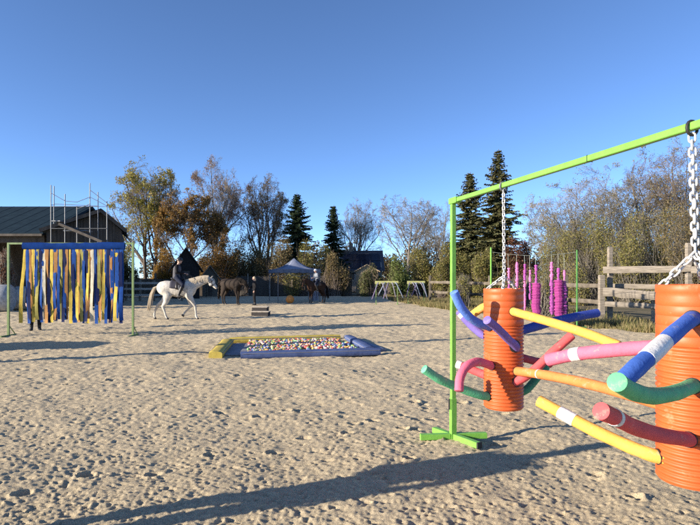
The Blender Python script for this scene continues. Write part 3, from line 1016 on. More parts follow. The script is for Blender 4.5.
def house():
    d = 62
    o = (X(362, d), d, 0)
    root = thing('house', 'house with dark slate roof and solar panels behind the shrubs', 'house', o)
    W = 40 / F * d
    h, e, H = W / 2, Z(267, d), Z(249, d)
    dp = 7.0
    m_plaster = M('grey_plaster', (.30, .27, .23), .9)
    mb = MB()
    v = [(-h, 0, 0), (-h, dp, 0), (-h, dp, e), (-h, dp / 2, H - .1), (-h, 0, e)]
    v += [(h, b, c) for a, b, c in v]
    mb.add(v, [(4, 3, 2, 1, 0), (5, 6, 7, 8, 9), (0, 1, 6, 5), (1, 2, 7, 6), (2, 3, 8, 7), (3, 4, 9, 8), (4, 0, 5, 9)])
    mb.build('wall', m_plaster, root)
    mb = MB()
    slab(mb, [(-h - .3, -.5, e - .35), (h + .3, -.5, e - .35), (h + .3, dp / 2, H), (-h - .3, dp / 2, H)], .14)
    slab(mb, [(-h - .3, dp / 2 + .002, H), (h + .3, dp / 2 + .002, H), (h + .3, dp + .5, e - .35), (-h - .3, dp + .5, e - .35)], .14)
    rf = mb.build('roof', m_slate, root)
    m_pv = M('solar_glass', (.012, .018, .035), .15, bump=0)
    t = np.array([0, dp / 2 + .5, H - e + .35]); t = t / np.linalg.norm(t)
    nrm = np.cross([1., 0, 0], t)
    for i in range(4):
        for j in range(2):
            c = np.array([-1.7 + i * 1.12, -.5, e - .35]) + t * (1.15 + j * 1.75) + nrm * .04
            mb = MB()
            v = []
            for k in (-.02, .02):
                for a, b in ((-.53, -.82), (.53, -.82), (.53, .82), (-.53, .82)):
                    v.append(c + np.array([a, 0, 0]) + t * b + nrm * k)
            mb.add(v, [(3, 2, 1, 0), (4, 5, 6, 7), (0, 1, 5, 4), (1, 2, 6, 5), (2, 3, 7, 6), (3, 0, 4, 7)])
            mb.build('solar_panel', m_pv, rf)
    MB().box((-h * .55, dp / 2, H + .3), (.5, .5, 1.2)).build('chimney', m_plaster, rf)
    for x in (-1.3, 1.2):
        w = MB().box((x, -.02, 1.9), (1.0, .08, 1.2)).build('window', m_whitewood, root)
        MB().box((x, -.07, 1.9), (.84, .03, 1.04)).build('pane', m_pv, w)
house()

# ------------------------------------------------------------------ fences
def plank_fence():
    """dark board fence along the far end"""
    a, b = np.array([X(176, 50), 50, 0]), np.array([X(352, 49.5), 49.5, 0])
    o = tuple(a)
    root = thing('plank_fence', 'long dark upright-plank fence closing off the far end of the arena', 'fence', o)
    n = 110
    rnd = random.Random(4)
    mb = MB(o)
    for i in range(n):
        p = a + (b - a) * (i + .5) / n
        h = 1.85 + rnd.uniform(-.05, .05)
        mb.box((p[0], p[1] + rnd.uniform(0, .015), h / 2 - .05), (.145, .025, h))
    tag(mb.build('planks', m_darkwood, root), kind='stuff')
    for i in range(8):
        p = a + (b - a) * (i + .3) / 8
        MB(o).box((p[0], p[1] - .09, 1.0), (.12, .12, 2.1)).build('post', m_greywood, root)
    for z in (.5, 1.5):
        MB(o).bar(a + np.array([0, .05, z]), b + np.array([0, .05, z]), .05, .1).build('rail', m_darkwood, root)
plank_fence()
for i, px in enumerate(range(184, 350, 19)):
    bush('shrub', ['dark hedge shrub behind the plank fence', 'dark ragged hedge shrub behind the plank fence'][0], px, 254 + (i * 7) % 9, 24, 51.6, 300 + i, L_dark, 2600, .12, group='hedge shrubs behind the plank fence', ntwig=120)

def rail_fence():
    """pale paddock rails by the barn end"""
    d = 38
    o = (X(124, d), d, 0)
    root = thing('paddock_fence', 'pale paddock fence with three rails between the barn and the black hut', 'fence', o)
    x0, x1 = X(112, d), X(182, d)
    for i in range(6):
        x = x0 + (x1 - x0) * i / 5
        MB(o).box((x, d, .75), (.14, .14, 1.5), bev=.015).build('post', m_greywood, root)
    for z in (.42, .86, 1.28):
        MB(o).box(((x0 + x1) / 2, d - .1, z), (x1 - x0, .04, .15)).build('rail', m_whitewood, root)
    d = 43
    o = (X(148, d), d, 0)
    w = thing('loading_wall', 'low grey-brown board wall behind the paddock fence', 'wall', o)
    for i in range(14):
        x = X(130, d) + i * .31
        MB(o).box((x, d, .9), (.29, .05, 1.3 + .03 * (i % 3))).build('board', m_oldwood, w)
    for x in (X(130, d), X(155, d), X(130, d) + 13 * .31):
        MB(o).box((x, d + .11, 1.0), (.14, .14, 2.05)).build('post', m_greywood, w)
rail_fence()

def timber_fence():
    """weathered fence on the right"""
    o = (X(640, 20), 20, 0)
    root = thing('timber_fence', 'weathered grey timber fence with thick rails and tall posts beside the sand', 'fence', o)
    rnd = random.Random(9)
    def post(px, yt, d, w=.16, m=None):
        x = X(px, d)
        h = Z(yt, d)
        MB(o).box((x, d, h / 2 - .1), (w, w, h + .2), rnd.uniform(-.1, .1), bev=.02).build('post', m or m_greywood, root)
    def rail(a, b, h, th=.055, m=None):
        pa, pb = np.array(P(*a)), np.array(P(*b))
        k = 5
        mb = MB(o)
        pts = [pa + (pb - pa) * i / k + np.array([0, rnd.uniform(-.008, .008), rnd.uniform(-.014, .014)]) for i in range(k + 1)]
        mb.loft(pts, [th / 2] * (k + 1), [h / 2 * rnd.uniform(.9, 1.08) for _ in range(k + 1)], lat=(.12, 1, 0), n=8)
        mb.build('rail', m or m_greywood, root, 35)
    post(610, 247, 20.2); post(688.5, 243, 18.8, .17); post(601.5, 275, 20.0, .2); post(653, 292, 19.2, .1)
    post(760, 244, 17.6); post(830, 244, 16.4); post(960, 243, 14.4); post(1120, 242, 12.6)
    rail((603, 270, 20.0), (691, 268.5, 18.6), .25); rail((691, 270, 18.6), (840, 268, 16.1), .25)
    rail((603, 291.5, 19.85), (655, 296, 19.0), .34, .09); rail((655, 297, 18.95), (772, 300, 17.3), .32, .09)
    rail((612, 286, 20.5), (700, 288, 19.0), .2); rail((605, 304, 19.9), (772, 312, 17.4), .2)
    rail((772, 300, 17.3), (840, 303, 16.1), .3, .09)
    rail((838, 268, 16.1), (1130, 266, 12.4), .25); rail((838, 303, 16.1), (1130, 312, 12.4), .3, .09)
    # continues to the left, farther away
    for px, d in ((566, 22.6), (528, 25.2), (490, 28.2), (455, 31.5), (430, 34.5)):
        post(px, 277 - 1.5, d, .14, m_oldwood)
    seq = [(601, 20.1), (566, 22.6), (528, 25.2), (490, 28.2), (455, 31.5), (430, 34.5)]
    for (p, d), (p2, d2) in zip(seq[:-1], seq[1:]):
        for z in (.75, 1.38):
            y1, y2 = HY + (HC - z) * F / d, HY + (HC - z) * F / d2
            rail((p, y1, d - .1), (p2, y2, d2 - .1), .17, m=m_oldwood)
timber_fence()

# ------------------------------------------------------------------ pavilion
def pavilion():
    d = 37.0
    o = (X(294, d), d, 0)
    m_canvas = M('blue_white_canvas', (.09, .115, .175), .8, (.12, .15, .21), bump=.1)
    m_pale = M('pale_canvas', (.21, .235, .31), .8, bump=.1)
    root = thing('pavilion', 'blue folding pavilion tent with a pale roof panel and thin grey legs', 'tent', o, radians(20))
    s, ze, zp = 1.5, 2.25, 3.05
    c = [(-s, -s), (s, -s), (s, s), (-s, s)]
    mats = [m_pale, m_canvas, m_canvas, m_canvas]
    for i in range(4):
        a, b = c[i], c[(i + 1) % 4]
        n = 6
        v, f = [], []
        for r in range(n + 1):
            t = r / n
            for k in range(n + 1):
                u = k / n
                x = a[0] + (b[0] - a[0]) * u; y = a[1] + (b[1] - a[1]) * u
                v.append((x * (1 - t), y * (1 - t), ze + (zp - ze) * t - .22 * sin(pi * t) * (.5 + .5 * abs(2 * u - 1)) - .05 * sin(pi * u) * (1 - t)))
        for r in range(n):
            for k in range(n):
                p = r * (n + 1) + k
                f.append((p, p + 1, p + n + 2, p + n + 1))
        q = MB().add(v, f).build('roof_panel', mats[i], root, 'all')
        md = q.modifiers.new('thick', 'SOLIDIFY'); md.thickness = .006
        mb = MB()
        n = 12
        v, f = [], []
        for k in range(n + 1):
            u = k / n
            x = (a[0] + (b[0] - a[0]) * u) * 1.003; y = (a[1] + (b[1] - a[1]) * u) * 1.003
            v += [(x, y, ze + .01), (x, y, ze - .22 - .05 * abs(sin(u * pi * 6)))]
        for k in range(n):
            f.append((2 * k, 2 * k + 1, 2 * k + 3, 2 * k + 2))
        MB().add(v, f).build('valance', m_canvas, root)
    for x, y in c:
        MB().box((x * .97, y * .97, ze / 2), (.045, .045, ze)).build('leg', m_steel, root)
        MB().box((x * .97, y * .97, .008), (.12, .12, .016)).build('foot', m_steel, root)
    for i in range(4):
        a, b = np.array(c[i]) * .97, np.array(c[(i + 1) % 4]) * .97
        mb = MB()
        m = (a + b) / 2
        mb.bar((*a, 2.1), (*m, 1.75), .02, .03); mb.bar((*a, 1.75), (*m, 2.1), .02, .03)
        mb.bar((*m, 1.75), (*b, 2.1), .02, .03); mb.bar((*m, 2.1), (*b, 1.75), .02, .03)
        mb.build('truss', m_steel, root)
    # gathered side curtain at one leg
    mb = MB()
    for k in range(5):
        mb.loft([(s * .9 - .1 * k, -s * .9 + .05 * (k % 2), .1), (s * .9 - .11 * k, -s * .9 + .06 * (k % 2), 1.2), (s * .9 - .14 * k, -s * .9, 2.1)], [.05, .04, .07], n=8)
    tag(mb.build('side_curtain', m_pale, root, 50), kind='stuff')
pavilion()

# ------------------------------------------------------------------ ribbon curtain
def ribbon_frame():
    d = 15.3
    xl, xr = X(8.5, d), X(133, d)
    zt = Z(243.5, d)
    o = ((xl + xr) / 2, d, 0)
    root = thing('ribbon_stand', 'olive green steel frame carrying the blue and yellow ribbon curtain', 'stand', o)
    for x in (xl, xr):
        MB(o).box((x, d, zt / 2), (.055, .055, zt)).build('post', m_olive, root)
        MB(o).box((x, d, .02), (.05, .7, .04)).build('foot', m_olive, root)
        MB(o).bar((x, d + .3, .04), (x, d + .03, .3), .02, .02).build('brace', m_olive, root)
    MB(o).box(((xl + xr) / 2, d, zt), (xr - xl + .055, .05, .05)).build('crossbar', m_olive, root)
    cloth = dict(
        b=M('royal_blue_ribbon', (.014, .055, .22), .6, bump=.1, spec=.05), n=M('navy_ribbon', (.01, .016, .06), .6, bump=.1, spec=.05),
        y=M('yellow_ribbon', (.50, .37, .07), .6, bump=.1, spec=.05), o=M('ochre_ribbon', (.33, .17, .06), .6, bump=.1, spec=.05),
        w=M('cream_ribbon', (.48, .44, .33), .6, bump=.1, spec=.05), g=M('olive_yellow_ribbon', (.30, .27, .08), .6, bump=.1, spec=.05))
    ban = thing('ribbon_curtain', 'curtain of long blue, yellow and ochre ribbons hanging from a navy cloth roll', 'curtain', (X(24, d), d, Z(250, d)))
    a, b = X(23, d), X(125, d)
    k = 18
    mb = MB((X(24, d), d, Z(250, d)))
    rnd = random.Random(3)
    mb.loft([(a + (b - a) * i / k, d - .01 + rnd.uniform(-.008, .008), Z(246.0, d) + rnd.uniform(-.008, .008) - .012 * sin(pi * i / k)) for i in range(k + 1)], [.05] * (k + 1), [.11 * rnd.uniform(.9, 1.1) for _ in range(k + 1)], n=10)
    mb.build('cloth_roll', M('navy_cloth', (.008, .034, .15), .9, spec=.03), ban, 60)
    order = 'ybnoybgnbwonybobgnboynbyogbnyowbngoybnobybnb'
    N = len(order)
    for i, c in enumerate(order):
        x = X(25.5 + 97.5 * i / (N - 1), d) + rnd.uniform(-.03, .03)
        z0 = Z(249.5, d)
        L = z0 - Z(rnd.uniform(318, 323.5), d)
        w = rnd.uniform(.085, .125)
        lean = rnd.uniform(-.03, .03) - (.17 if i == 0 else 0)
        ph, tw = rnd.uniform(0, 6), rnd.uniform(-.3, .3)
        org = (x, d - .06, z0)
        v, f = [], []
        n = 16
        for k in range(n + 1):
            t = k / n
            cx = lean * t + .025 * sin(ph + 5 * t) * t
            cy = .05 * sin(ph * 1.7 + 6 * t) * t + rnd.uniform(-.006, .006)
            a = tw * t + .2 * sin(ph + 7 * t) * t
            ww = w * (1 - .12 * abs(sin(ph + 9 * t)))
            v += [(cx - cos(a) * ww / 2, cy - sin(a) * ww / 2, -L * t), (cx, cy - .003 * sin(ph + 3 * t), -L * t), (cx + cos(a) * ww / 2, cy + sin(a) * ww / 2, -L * t)]
        for k in range(n):
            p = 3 * k
            f += [(p, p + 3, p + 4, p + 1), (p + 1, p + 4, p + 5, p + 2)]
        q = MB().add(v, f).build('ribbon', cloth[c], ban)
        q.location = (org[0] - X(24, d), org[1] - d, org[2] - Z(250, d))
        md = q.modifiers.new('thick', 'SOLIDIFY'); md.thickness = .002
ribbon_frame()

# wrapped bales behind the curtain
m_film = M('pale_bale_film', (.36, .36, .33), .5, (.48, .48, .44), bump=.3, bscale=12)
m_film2 = M('grey_bale_film', (.26, .27, .27), .5, (.40, .41, .41), bump=.4, bscale=9)
def round_bale(px, d, r, w, rz, mat, label):
    root = bpy.data.objects.new('x', None)
    prof = [(.001, -w / 2), (r * .75, -w / 2), (r * .93, -w / 2 + .03), (r, -w / 2 + .12), (r * .985, -.2), (r, 0), (r * .985, .2), (r, w / 2 - .12), (r * .93, w / 2 - .03), (r * .75, w / 2), (.001, w / 2)]
    bpy.data.objects.remove(root)
    mb = MB().lathe(prof, n=28)
    v = mb.v[-1]
    mb.v[-1] = np.column_stack([v[:, 2], v[:, 0], v[:, 1] * .96 + r * .955])
    o = mb.build('wrapped_bale', mat, None, 50)
    o.location = (X(px, d), d, -.02)
    o.rotation_euler = (0, 0, rz)
    tag(o, label, 'bale', 'wrapped bales')
round_bale(21, 27.5, .66, 1.15, .5, m_film, 'pale film-wrapped round bale behind the ribbon curtain')
round_bale(-1, 26.0, .72, 1.15, .2, m_film2, 'grey film-wrapped round bale beside the pale one')

# ------------------------------------------------------------------ ball pit of soft beams
def soft_beam(name, label, a, b, w, h, mat, group='soft training beams around the ball pit', seam=None):
    a, b = np.array([a[0], a[1], 0.]), np.array([b[0], b[1], 0.])
    o = tuple((a + b) / 2)
    L = np.linalg.norm(b - a)
    t = (b - a) / L
    root = thing(name, label, 'beam', o, math.atan2(t[1], t[0]), group)
    n = 14
    rows = []
    xs = np.linspace(-L / 2, L / 2, n)
    prof = [(-.5, .12), (-.5, .75), (-.38, .97), (-.15, 1.03), (.15, 1.03), (.38, .97), (.5, .75), (.5, .12), (.42, -.06), (-.42, -.06)]
    rnd = random.Random(int(L * 1000))
    v, f = [], []
    for i, x in enumerate(xs):
        e = .93 if i in (0, n - 1) else 1 + rnd.uniform(-.03, .03)
        for y, z in prof:
            v.append((x, y * w * e, max(z * h * e, -.02)))
    k = len(prof)
    for i in range(n - 1):
        for j in range(k):
            f.append((i * k + j, i * k + (j + 1) % k, (i + 1) * k + (j + 1) % k, (i + 1) * k + j))
    f.append(tuple(range(k))); f.append(tuple((n - 1) * k + j for j in range(k - 1, -1, -1)))
    MB().add(v, f).build('cover', mat, root, 50)
    if seam is not None:
        mb = MB()
        for s in (-.502, .502):
            mb.box((0, s * w, h * .74), (L * .98, .008, .012))
        mb.build('seam', seam, root)
        MB().box((L / 2 + .004, 0, h * .5), (.008, w * .5, .03)).build('handle', seam, root)
    return root
m_vblue = M('blue_vinyl', (.045, .07, .17), .65, (.075, .11, .24), var=.15, bump=.25, bscale=14, scale=5)
m_vyel = M('yellow_vinyl', (.42, .32, .05), .65, (.55, .42, .08), bump=.2, bscale=14)
m_vgrey = M('dusty_grey_mat', (.16, .16, .19), .8, (.24, .24, .26), scale=4)
FL, FR, BR, BL = (-2.32, 11.15), (.66, 11.75), (-.12, 14.45), (-3.15, 13.75)
soft_beam('soft_beam', 'long navy blue soft beam along the front of the ball pit', FL, FR, .24, .14, m_vblue, seam=m_vgrey)
soft_beam('soft_beam', 'yellow soft beam along the back of the ball pit', BL, (-.28, 14.45), .22, .14, m_vyel, seam=m_vgrey)
soft_beam('soft_beam', 'short yellow soft beam lying at the end of the ball pit', (-2.84, 11.1), (-3.12, 13.45), .30, .15, m_vyel, seam=m_vgrey)
soft_beam('soft_beam', 'blue soft beam closing the end of the ball pit', (-.06, 14.5), (.45, 12.05), .24, .13, m_vblue, seam=m_vgrey)
soft_beam('soft_beam', 'flat grey-blue soft beam outside the end of the ball pit', (.14, 14.2), (.74, 12.2), .20, .06, M('grey_blue_vinyl', (.13, .15, .23), .6, (.2, .22, .3)), seam=m_vgrey)
mt = MB((-2.6, 12.3, 0)).box((-2.55, 12.4, .02), (.85, 1.9, .05), .12, bev=.015).build('floor_mat', m_vgrey)
tag(mt, 'dusty grey mat on the sand inside the pit beside the balls', 'mat')

def balls():
    cols = [('red', (.48, .10, .08)), ('yellow', (.62, .46, .12)), ('green', (.20, .36, .13)), ('blue', (.14, .20, .40)), ('white', (.46, .43, .37)), ('orange', (.60, .28, .11)), ('pink', (.58, .33, .32))]
    mats = [M(n + '_ball_plastic', c, .35, var=.05, bump=0) for n, c in cols]
    meshes = []
    for m in mats:
        meshes.append(MB().ball((0, 0, 0), .04, 10, 7).mesh('ball', m, 'all'))
    r = np.random.default_rng(8)
    u, w = r.random(900), r.random(900)
    A, B, C, D = [np.array(q) for q in ((-2.2, 11.35), (.28, 11.95), (-.35, 14.2), (-2.65, 13.75))]
    pt = ((A[None] * (1 - u[:, None]) + B[None] * u[:, None]) * (1 - w[:, None]) + (D[None] * (1 - u[:, None]) + C[None] * u[:, None]) * w[:, None])
    # relax so that balls do not overlap too much, fewest at the mat
    z = .03 + .04 * np.clip(1.2 - np.hypot((u - .55) * 1.6, (w - .5) * 1.6), 0, 1) * r.random(900) + .02
    order = np.argsort(pt[:, 1])
    rest = MB()
    wts = np.array([.16, .16, .13, .12, .2, .11, .12])
    ci = r.choice(7, 900, p=wts)
    # the 300 nearest and highest are single balls
    sel = set(np.argsort(pt[:, 1] * .3 - z * 8)[:300].tolist())
    V = [[] for _ in range(7)]
    for i in order:
        p = (pt[i, 0], pt[i, 1], z[i])
        if i in sel:
            o = link('play_ball', meshes[ci[i]], None, p)
            tag(o, '%s plastic play ball lying in the ball pit' % cols[ci[i]][0], 'ball', '%s play balls in the pit' % cols[ci[i]][0])
        else:
            V[ci[i]].append(p)
    bv, bf = MB().ball((0, 0, 0), .04, 8, 5), None
    v0, f0 = np.concatenate(bv.v), np.array(bv.f)
    allv, groups, n = [], [], 0
    for k in range(7):
        for p in V[k]:
            allv.append(v0 + np.array(p)); groups.append((f0 + n, k)); n += len(v0)
    groups2 = [(np.concatenate([g for g, kk in groups if kk == k]), k) for k in range(7)]
    me = np_mesh('loose_play_balls', np.concatenate(allv), groups2, mats, True)
    tag(link('loose_play_balls', me), 'mass of mixed coloured play balls filling the pit', 'balls', kind='stuff')
balls()

# ------------------------------------------------------------------ mounting podium, gym ball
def podium():
    d = 23.6
    o = (X(260, d), d, 0)
    root = thing('step_podium', 'low two-step wooden podium with pale tops and dark sides on the sand', 'podium', o, radians(-4), None, .9)
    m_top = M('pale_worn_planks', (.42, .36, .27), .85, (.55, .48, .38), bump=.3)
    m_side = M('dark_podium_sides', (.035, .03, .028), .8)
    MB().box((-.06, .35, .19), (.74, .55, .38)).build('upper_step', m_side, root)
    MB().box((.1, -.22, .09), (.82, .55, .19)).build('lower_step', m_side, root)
    for k in range(3):
        MB().box((-.06, .17 + k * .18, .40), (.80, .17, .035), bev=.006).build('tread_plank', m_top, root)
        MB().box((.1, -.41 + k * .18, .205), (.88, .17, .035), bev=.006).build('tread_plank', m_top, root)
podium()
def gym_ball():
    d = 34.3
    r = .275
    mb = MB().ball((0, 0, r - .01), r, 24, 16)
    o = mb.build('gym_ball', M('orange_gym_ball', (.70, .26, .05), .5, var=.12, bump=.05), None, 'all')
    o.location = (X(290, d), d, 0)
    tag(o, 'big orange gym ball lying on the sand before the pavilion', 'ball')
gym_ball()

# ------------------------------------------------------------------ small noodle gates
def noodle_gate(pxl, pxr, d, label, seed):
    o = (X((pxl + pxr) / 2, d), d, 0)
    root = thing('noodle_gate', label, 'gate', o, 0, 'yellow-topped noodle gates at the sand edge')
    w = (pxr - pxl) / F * d
    zt = Z(282.5, d)
    rnd = random.Random(seed)
    m_yel = M('yellow_painted_board', (.36, .36, .14), .6)
    for s in (-1, 1):
        MB().box((s * w / 2, 0, zt / 2), (.05, .05, zt)).build('post', m_olive, root)
        MB().box((s * w / 2, 0, .03), (.07, .5, .06)).build('foot', m_olive, root)
    MB().box((0, -.03, zt), (w + .12, .03, .2), bev=.008).build('top_board', m_yel, root)
    cols = [M('dull_violet_foam', (.13, .11, .2), .7), M('lilac_grey_foam', (.19, .18, .23), .7), M('pale_blue_foam', (.17, .21, .28), .7)]
    for k in range(6):
        x = -w / 2 + w * (k + .7) / 6.4
        s = rnd.choice((-1, 1)) * rnd.uniform(.2, .55)
        L = rnd.uniform(.75, 1.1)
        pts = [(x + s * t ** 1.6, -.09 + rnd.uniform(-.03, .03) - .12 * sin(pi * t), zt - .02 + .1 * sin(pi * min(1, t * 1.6)) * .5 - L * t * t * .9 - .1 * t) for t in np.linspace(0, 1, 7)]
        MB().loft(pts, .033, n=8, fixed=False, round_end=.01).build('noodle', cols[k % 3], root, 50)
noodle_gate(376, 397.5, 33.0, 'yellow-topped noodle gate next to the dark shrub and tan shed', 1)
noodle_gate(408, 424, 33.6, 'yellow-topped noodle gate beside the olive shrubs', 2)

# ------------------------------------------------------------------ magenta strings
def string_frame():
    d = 17.6
    a, b = X(491, d), X(577, d)
    o = ((a + b) / 2, d, 0)
    root = thing('string_stand', 'thin green steel stand holding the magenta foam strings', 'stand', o)
    m_dkgreen = M('dark_green_steel', (.06, .20, .045), .5)
    for x, m, yt in ((a, m_lime, 247.5), (b, m_dkgreen, 250)):
        MB(o).loft([(x, d, 0), (x, d, Z(yt, d))], .028, n=8).build('post', m, root, 40)
        MB(o).box((x, d, .03), (.6, .06, .06)).build('foot', m, root)
        MB(o).box((x, d, .035), (.055, .6, .05)).build('foot', m, root)
    n = 12
    zt = Z(252, d)
    wire = lambda t: (a + (b - a) * t, d, zt - .12 * sin(pi * t))
    MB(o).loft([wire(i / n) for i in range(n + 1)], .006, n=6).build('wire', m_cord, root)
    mats = [M('magenta_foam', (.36, .05, .24), .7), M('pink_foam_rings', (.55, .15, .34), .7), M('purple_foam_rings', (.30, .06, .27), .7)]
    spec = [(508.0, [(268, 284, .05, 1), (284, 312, .045, 2)], 'pale pink foam ring string nearest the lime green post'),
            (529.5, [(270, 283, .045, 1), (283, 300, .04, 2)], 'short slender pink foam string beside the thick lone one'),
            (516.5, [(262, 283, .055, 1), (283, 318, .05, 1)], 'bright pink foam ring string half hidden by the orange pipe'),
            (524.5, [(264, 281, .05, 2), (281, 316, .045, 1)], 'slim violet-pink foam ring string'),
            (535.5, [(265, 283, .05, 2), (283, 317, .15, 0)], 'magenta foam string with a thick lower part standing alone'),
            (551.5, [(262, 280, .06, 1), (280, 315, .075, 2)], 'pink-topped foam ring string beside the thick magenta pair'),
            (558.0, [(268, 280, .055, 2), (280, 316, .15, 0)], 'thick magenta foam string of the joined pair'),
            (564.0, [(270, 281, .04, 1), (281, 314, .085, 2)], 'purple foam ring string nearest the dark green post')]
    rnd = random.Random(6)
    for px, segs, lab in spec:
        x = X(px, d)
        dd = d - rnd.uniform(0, .12)
        so = (x, dd, Z(segs[-1][1], d))
        st = thing('foam_string', lab, 'string', so, 0, 'magenta foam strings')
        t = (x - a) / (b - a)
        MB(so).loft([wire(t), (x, dd, Z(segs[-1][1], d))], .006, n=5).build('cord', m_cord, st)
        for y0, y1, r, c in segs:
            z0, z1 = Z(y0, d), Z(y1, d)
            p = .05 if r < .1 else .03
            k = int((z0 - z1) / p)
            mb = MB(so)
            for i in range(k):
                z = z0 - (i + .5) * p
                rr = r * (rnd.uniform(.55, 1.25) if r < .1 else rnd.uniform(.94, 1.04))
                ex, ey = rnd.uniform(-.15, .15) * r, rnd.uniform(-.15, .15) * r
                mb.lathe([(.002, -p * .47), (rr * .88, -p * .47), (rr, -p * .2), (rr, p * .2), (rr * .88, p * .47), (.002, p * .47)], (x + ex, dd + ey, z), 10)
            tag(mb.build('foam_rings', mats[c], st, 35), kind='stuff')
string_frame()

# ------------------------------------------------------------------ horses
m_eye = M('dark_eye', (.01, .008, .006), .15, bump=0)
m_hoof = M('hoof_horn', (.06, .05, .04), .6)
m_leather = M('black_leather', (.018, .016, .015), .45, bump=.1)
m_skin = M('skin', (.50, .31, .23), .6, var=.06, bump=.05)

HIND0 = [(-.50, 1.20), (-.44, .98), (-.57, .70), (-.71, .535), (-.69, .28), (-.67, .145), (-.625, .075), (-.60, .03)]
FORE0 = [(.46, 1.15), (.42, .92), (.42, .72), (.44, .49), (.435, .27), (.435, .135), (.47, .07), (.485, .03)]

def horse(name, label, loc, rotz, coat, hair, legs, neck, head, scale=1.0, tail=None, bridle=True, group=None, girth=1.0):
    """legs: dict hl hr fl fr -> points (x, z); neck, head: centre lines (x, z); faces +X"""
    root = thing(name, label, 'horse', loc, rotz, group, scale)
    mb = MB()
    tr = [(-.84, 1.20, .07, .10), (-.78, 1.22, .16, .20), (-.68, 1.24, .235, .28), (-.50, 1.265, .28, .305), (-.28, 1.25, .275, .30), (-.05, 1.215, .29, .315), (.16, 1.205, .285, .325), (.33, 1.235, .265, .345), (.48, 1.225, .24, .335), (.60, 1.20, .20, .28), (.69, 1.17, .12, .17)]
    mb.loft([(x, 0, z) for x, z, a, b in tr], [a * girth for x, z, a, b in tr], [b for x, z, a, b in tr], n=18)
    nk = np.array(neck)
    k = len(nk)
    wn, hn = np.interp(np.linspace(0, 1, k), [0, .3, .7, 1], [.155, .115, .085, .075]), np.interp(np.linspace(0, 1, k), [0, .3, .7, 1], [.30, .225, .165, .125])
    mb.loft([(x, 0, z) for x, z in nk], wn, hn, n=14, round_end=.05)
    hd = np.array(head)
    hs = np.linspace(0, 1, 7)
    L = np.linalg.norm(hd[1] - hd[0])
    hp = [(hd[0] + (hd[1] - hd[0]) * t) for t in hs]
    mb.loft([(x, 0, z) for x, z in hp], [.07, .088, .088, .07, .055, .056, .044], [.085, .125, .135, .11, .08, .075, .05], n=12, round_end=.025)
    t = (hd[1] - hd[0]) / L
    back = np.array([-t[0], -t[1]])
    up = np.array([-t[1], t[0]])
    if up[1] < 0: up = -up
    for s in (-1, 1):                                          # ears
        b = hd[0] + up * .075 + t * .02
        e = b + up * .17 + back * .05
        m_ = (b + e) / 2
        mb.loft([(b[0], s * .045, b[1]), (m_[0], s * .062, m_[1]), (e[0], s * .055, e[1])], [.028, .034, .006], [.022, .022, .006], n=8)
        jw = hd[0] + t * .20 - up * .06                         # cheek
        mb.ball((jw[0], s * .045, jw[1]), (.10, .045, .10), 10, 7)
    for key, s in (('hl', 1), ('hr', -1), ('fl', 1), ('fr', -1)):
        pts = legs[key]
        if key[0] == 'h':
            A = [.15, .125, .08, .052, .036, .042, .036, .048]
            B = [.24, .19, .105, .072, .045, .05, .042, .055]
            yy = [.13, .155, .15, .14, .135, .135, .135, .135]
        else:
            A = [.11, .105, .075, .052, .036, .04, .036, .046]
            B = [.19, .15, .09, .058, .042, .047, .042, .054]
            yy = [.13, .14, .14, .135, .13, .13, .13, .13]
        mb.loft([(x, s * y, z) for (x, z), y in zip(pts, yy)], A, B, n=12)
    body = remesh(mb, 'body', coat, .025, root, 4)
    # hooves
    for key, s in (('hl', 1), ('hr', -1), ('fl', 1), ('fr', -1)):
        a, b = np.array(legs[key][-2]), np.array(legs[key][-1])
        t2 = (b - a) / np.linalg.norm(b - a)
        p0, p1 = a + t2 * .015, b + t2 * .035
        y = .135 if key[0] == 'h' else .13
        MB().loft([(p0[0], s * y, p0[1]), (p1[0], s * y, p1[1])], [.047, .062], [.05, .07], n=12).build('hoof', m_hoof, root, 50)
    for s in (-1, 1):
        e = hd[0] + t * .15 + up * .05
        MB().ball((e[0], s * .082, e[1]), .021, 8, 6).build('eye', m_eye, root, 'all')
        nn = hd[0] + t * (L - .04) + up * .02
        MB().ball((nn[0], s * .045, nn[1]), (.022, .012, .016), 8, 6).build('nostril', m_eye, root, 'all')
    # tail of many strands
    r = np.random.default_rng(3)
    tl = tail or [(-.84, 1.30), (-.93, 1.22), (-.98, .95), (-1.00, .65), (-1.03, .38)]
    mb = MB()
    tp = np.array(tl)
    for i in range(26):
        o = r.normal(0, 1, 3)
        sp = np.linspace(.25, 1, len(tp))
        pts = [(x + o[0] * .035 * q, o[1] * .045 * q, z - (abs(o[2]) * .07 * (q == 1))) for (x, z), q in zip(tp, sp)]
        mb.loft(pts, np.interp(np.linspace(0, 1, len(tp)), [0, .3, 1], [.018, .026, .006]), n=5)
    tag(mb.build('tail', hair, root, 60), kind='stuff')
    mb = MB()
    tn = np.gradient(nk, axis=0)
    tn /= np.linalg.norm(tn, axis=1, keepdims=True)
    for i in range(46):
        u = i / 45
        c = np.array([np.interp(u, np.linspace(0, 1, k), nk[:, j]) for j in (0, 1)])
        tt = np.array([np.interp(u, np.linspace(0, 1, k), tn[:, j]) for j in (0, 1)])
        nrm = np.array([-tt[1], tt[0]])
        hh = np.interp(u, np.linspace(0, 1, k), hn)
        top = c + nrm * hh * .97
        L2 = r.uniform(.16, .27)
        s = -1
        mb.loft([(top[0], 0, top[1]), (top[0] + nrm[0] * .02, s * .05, top[1] + nrm[1] * .02), (top[0] - .01, s * .11, top[1] - L2 * .5), (top[0] - r.uniform(-.02, .04), s * .125, top[1] - L2)], [.018, .02, .016, .006], n=5)
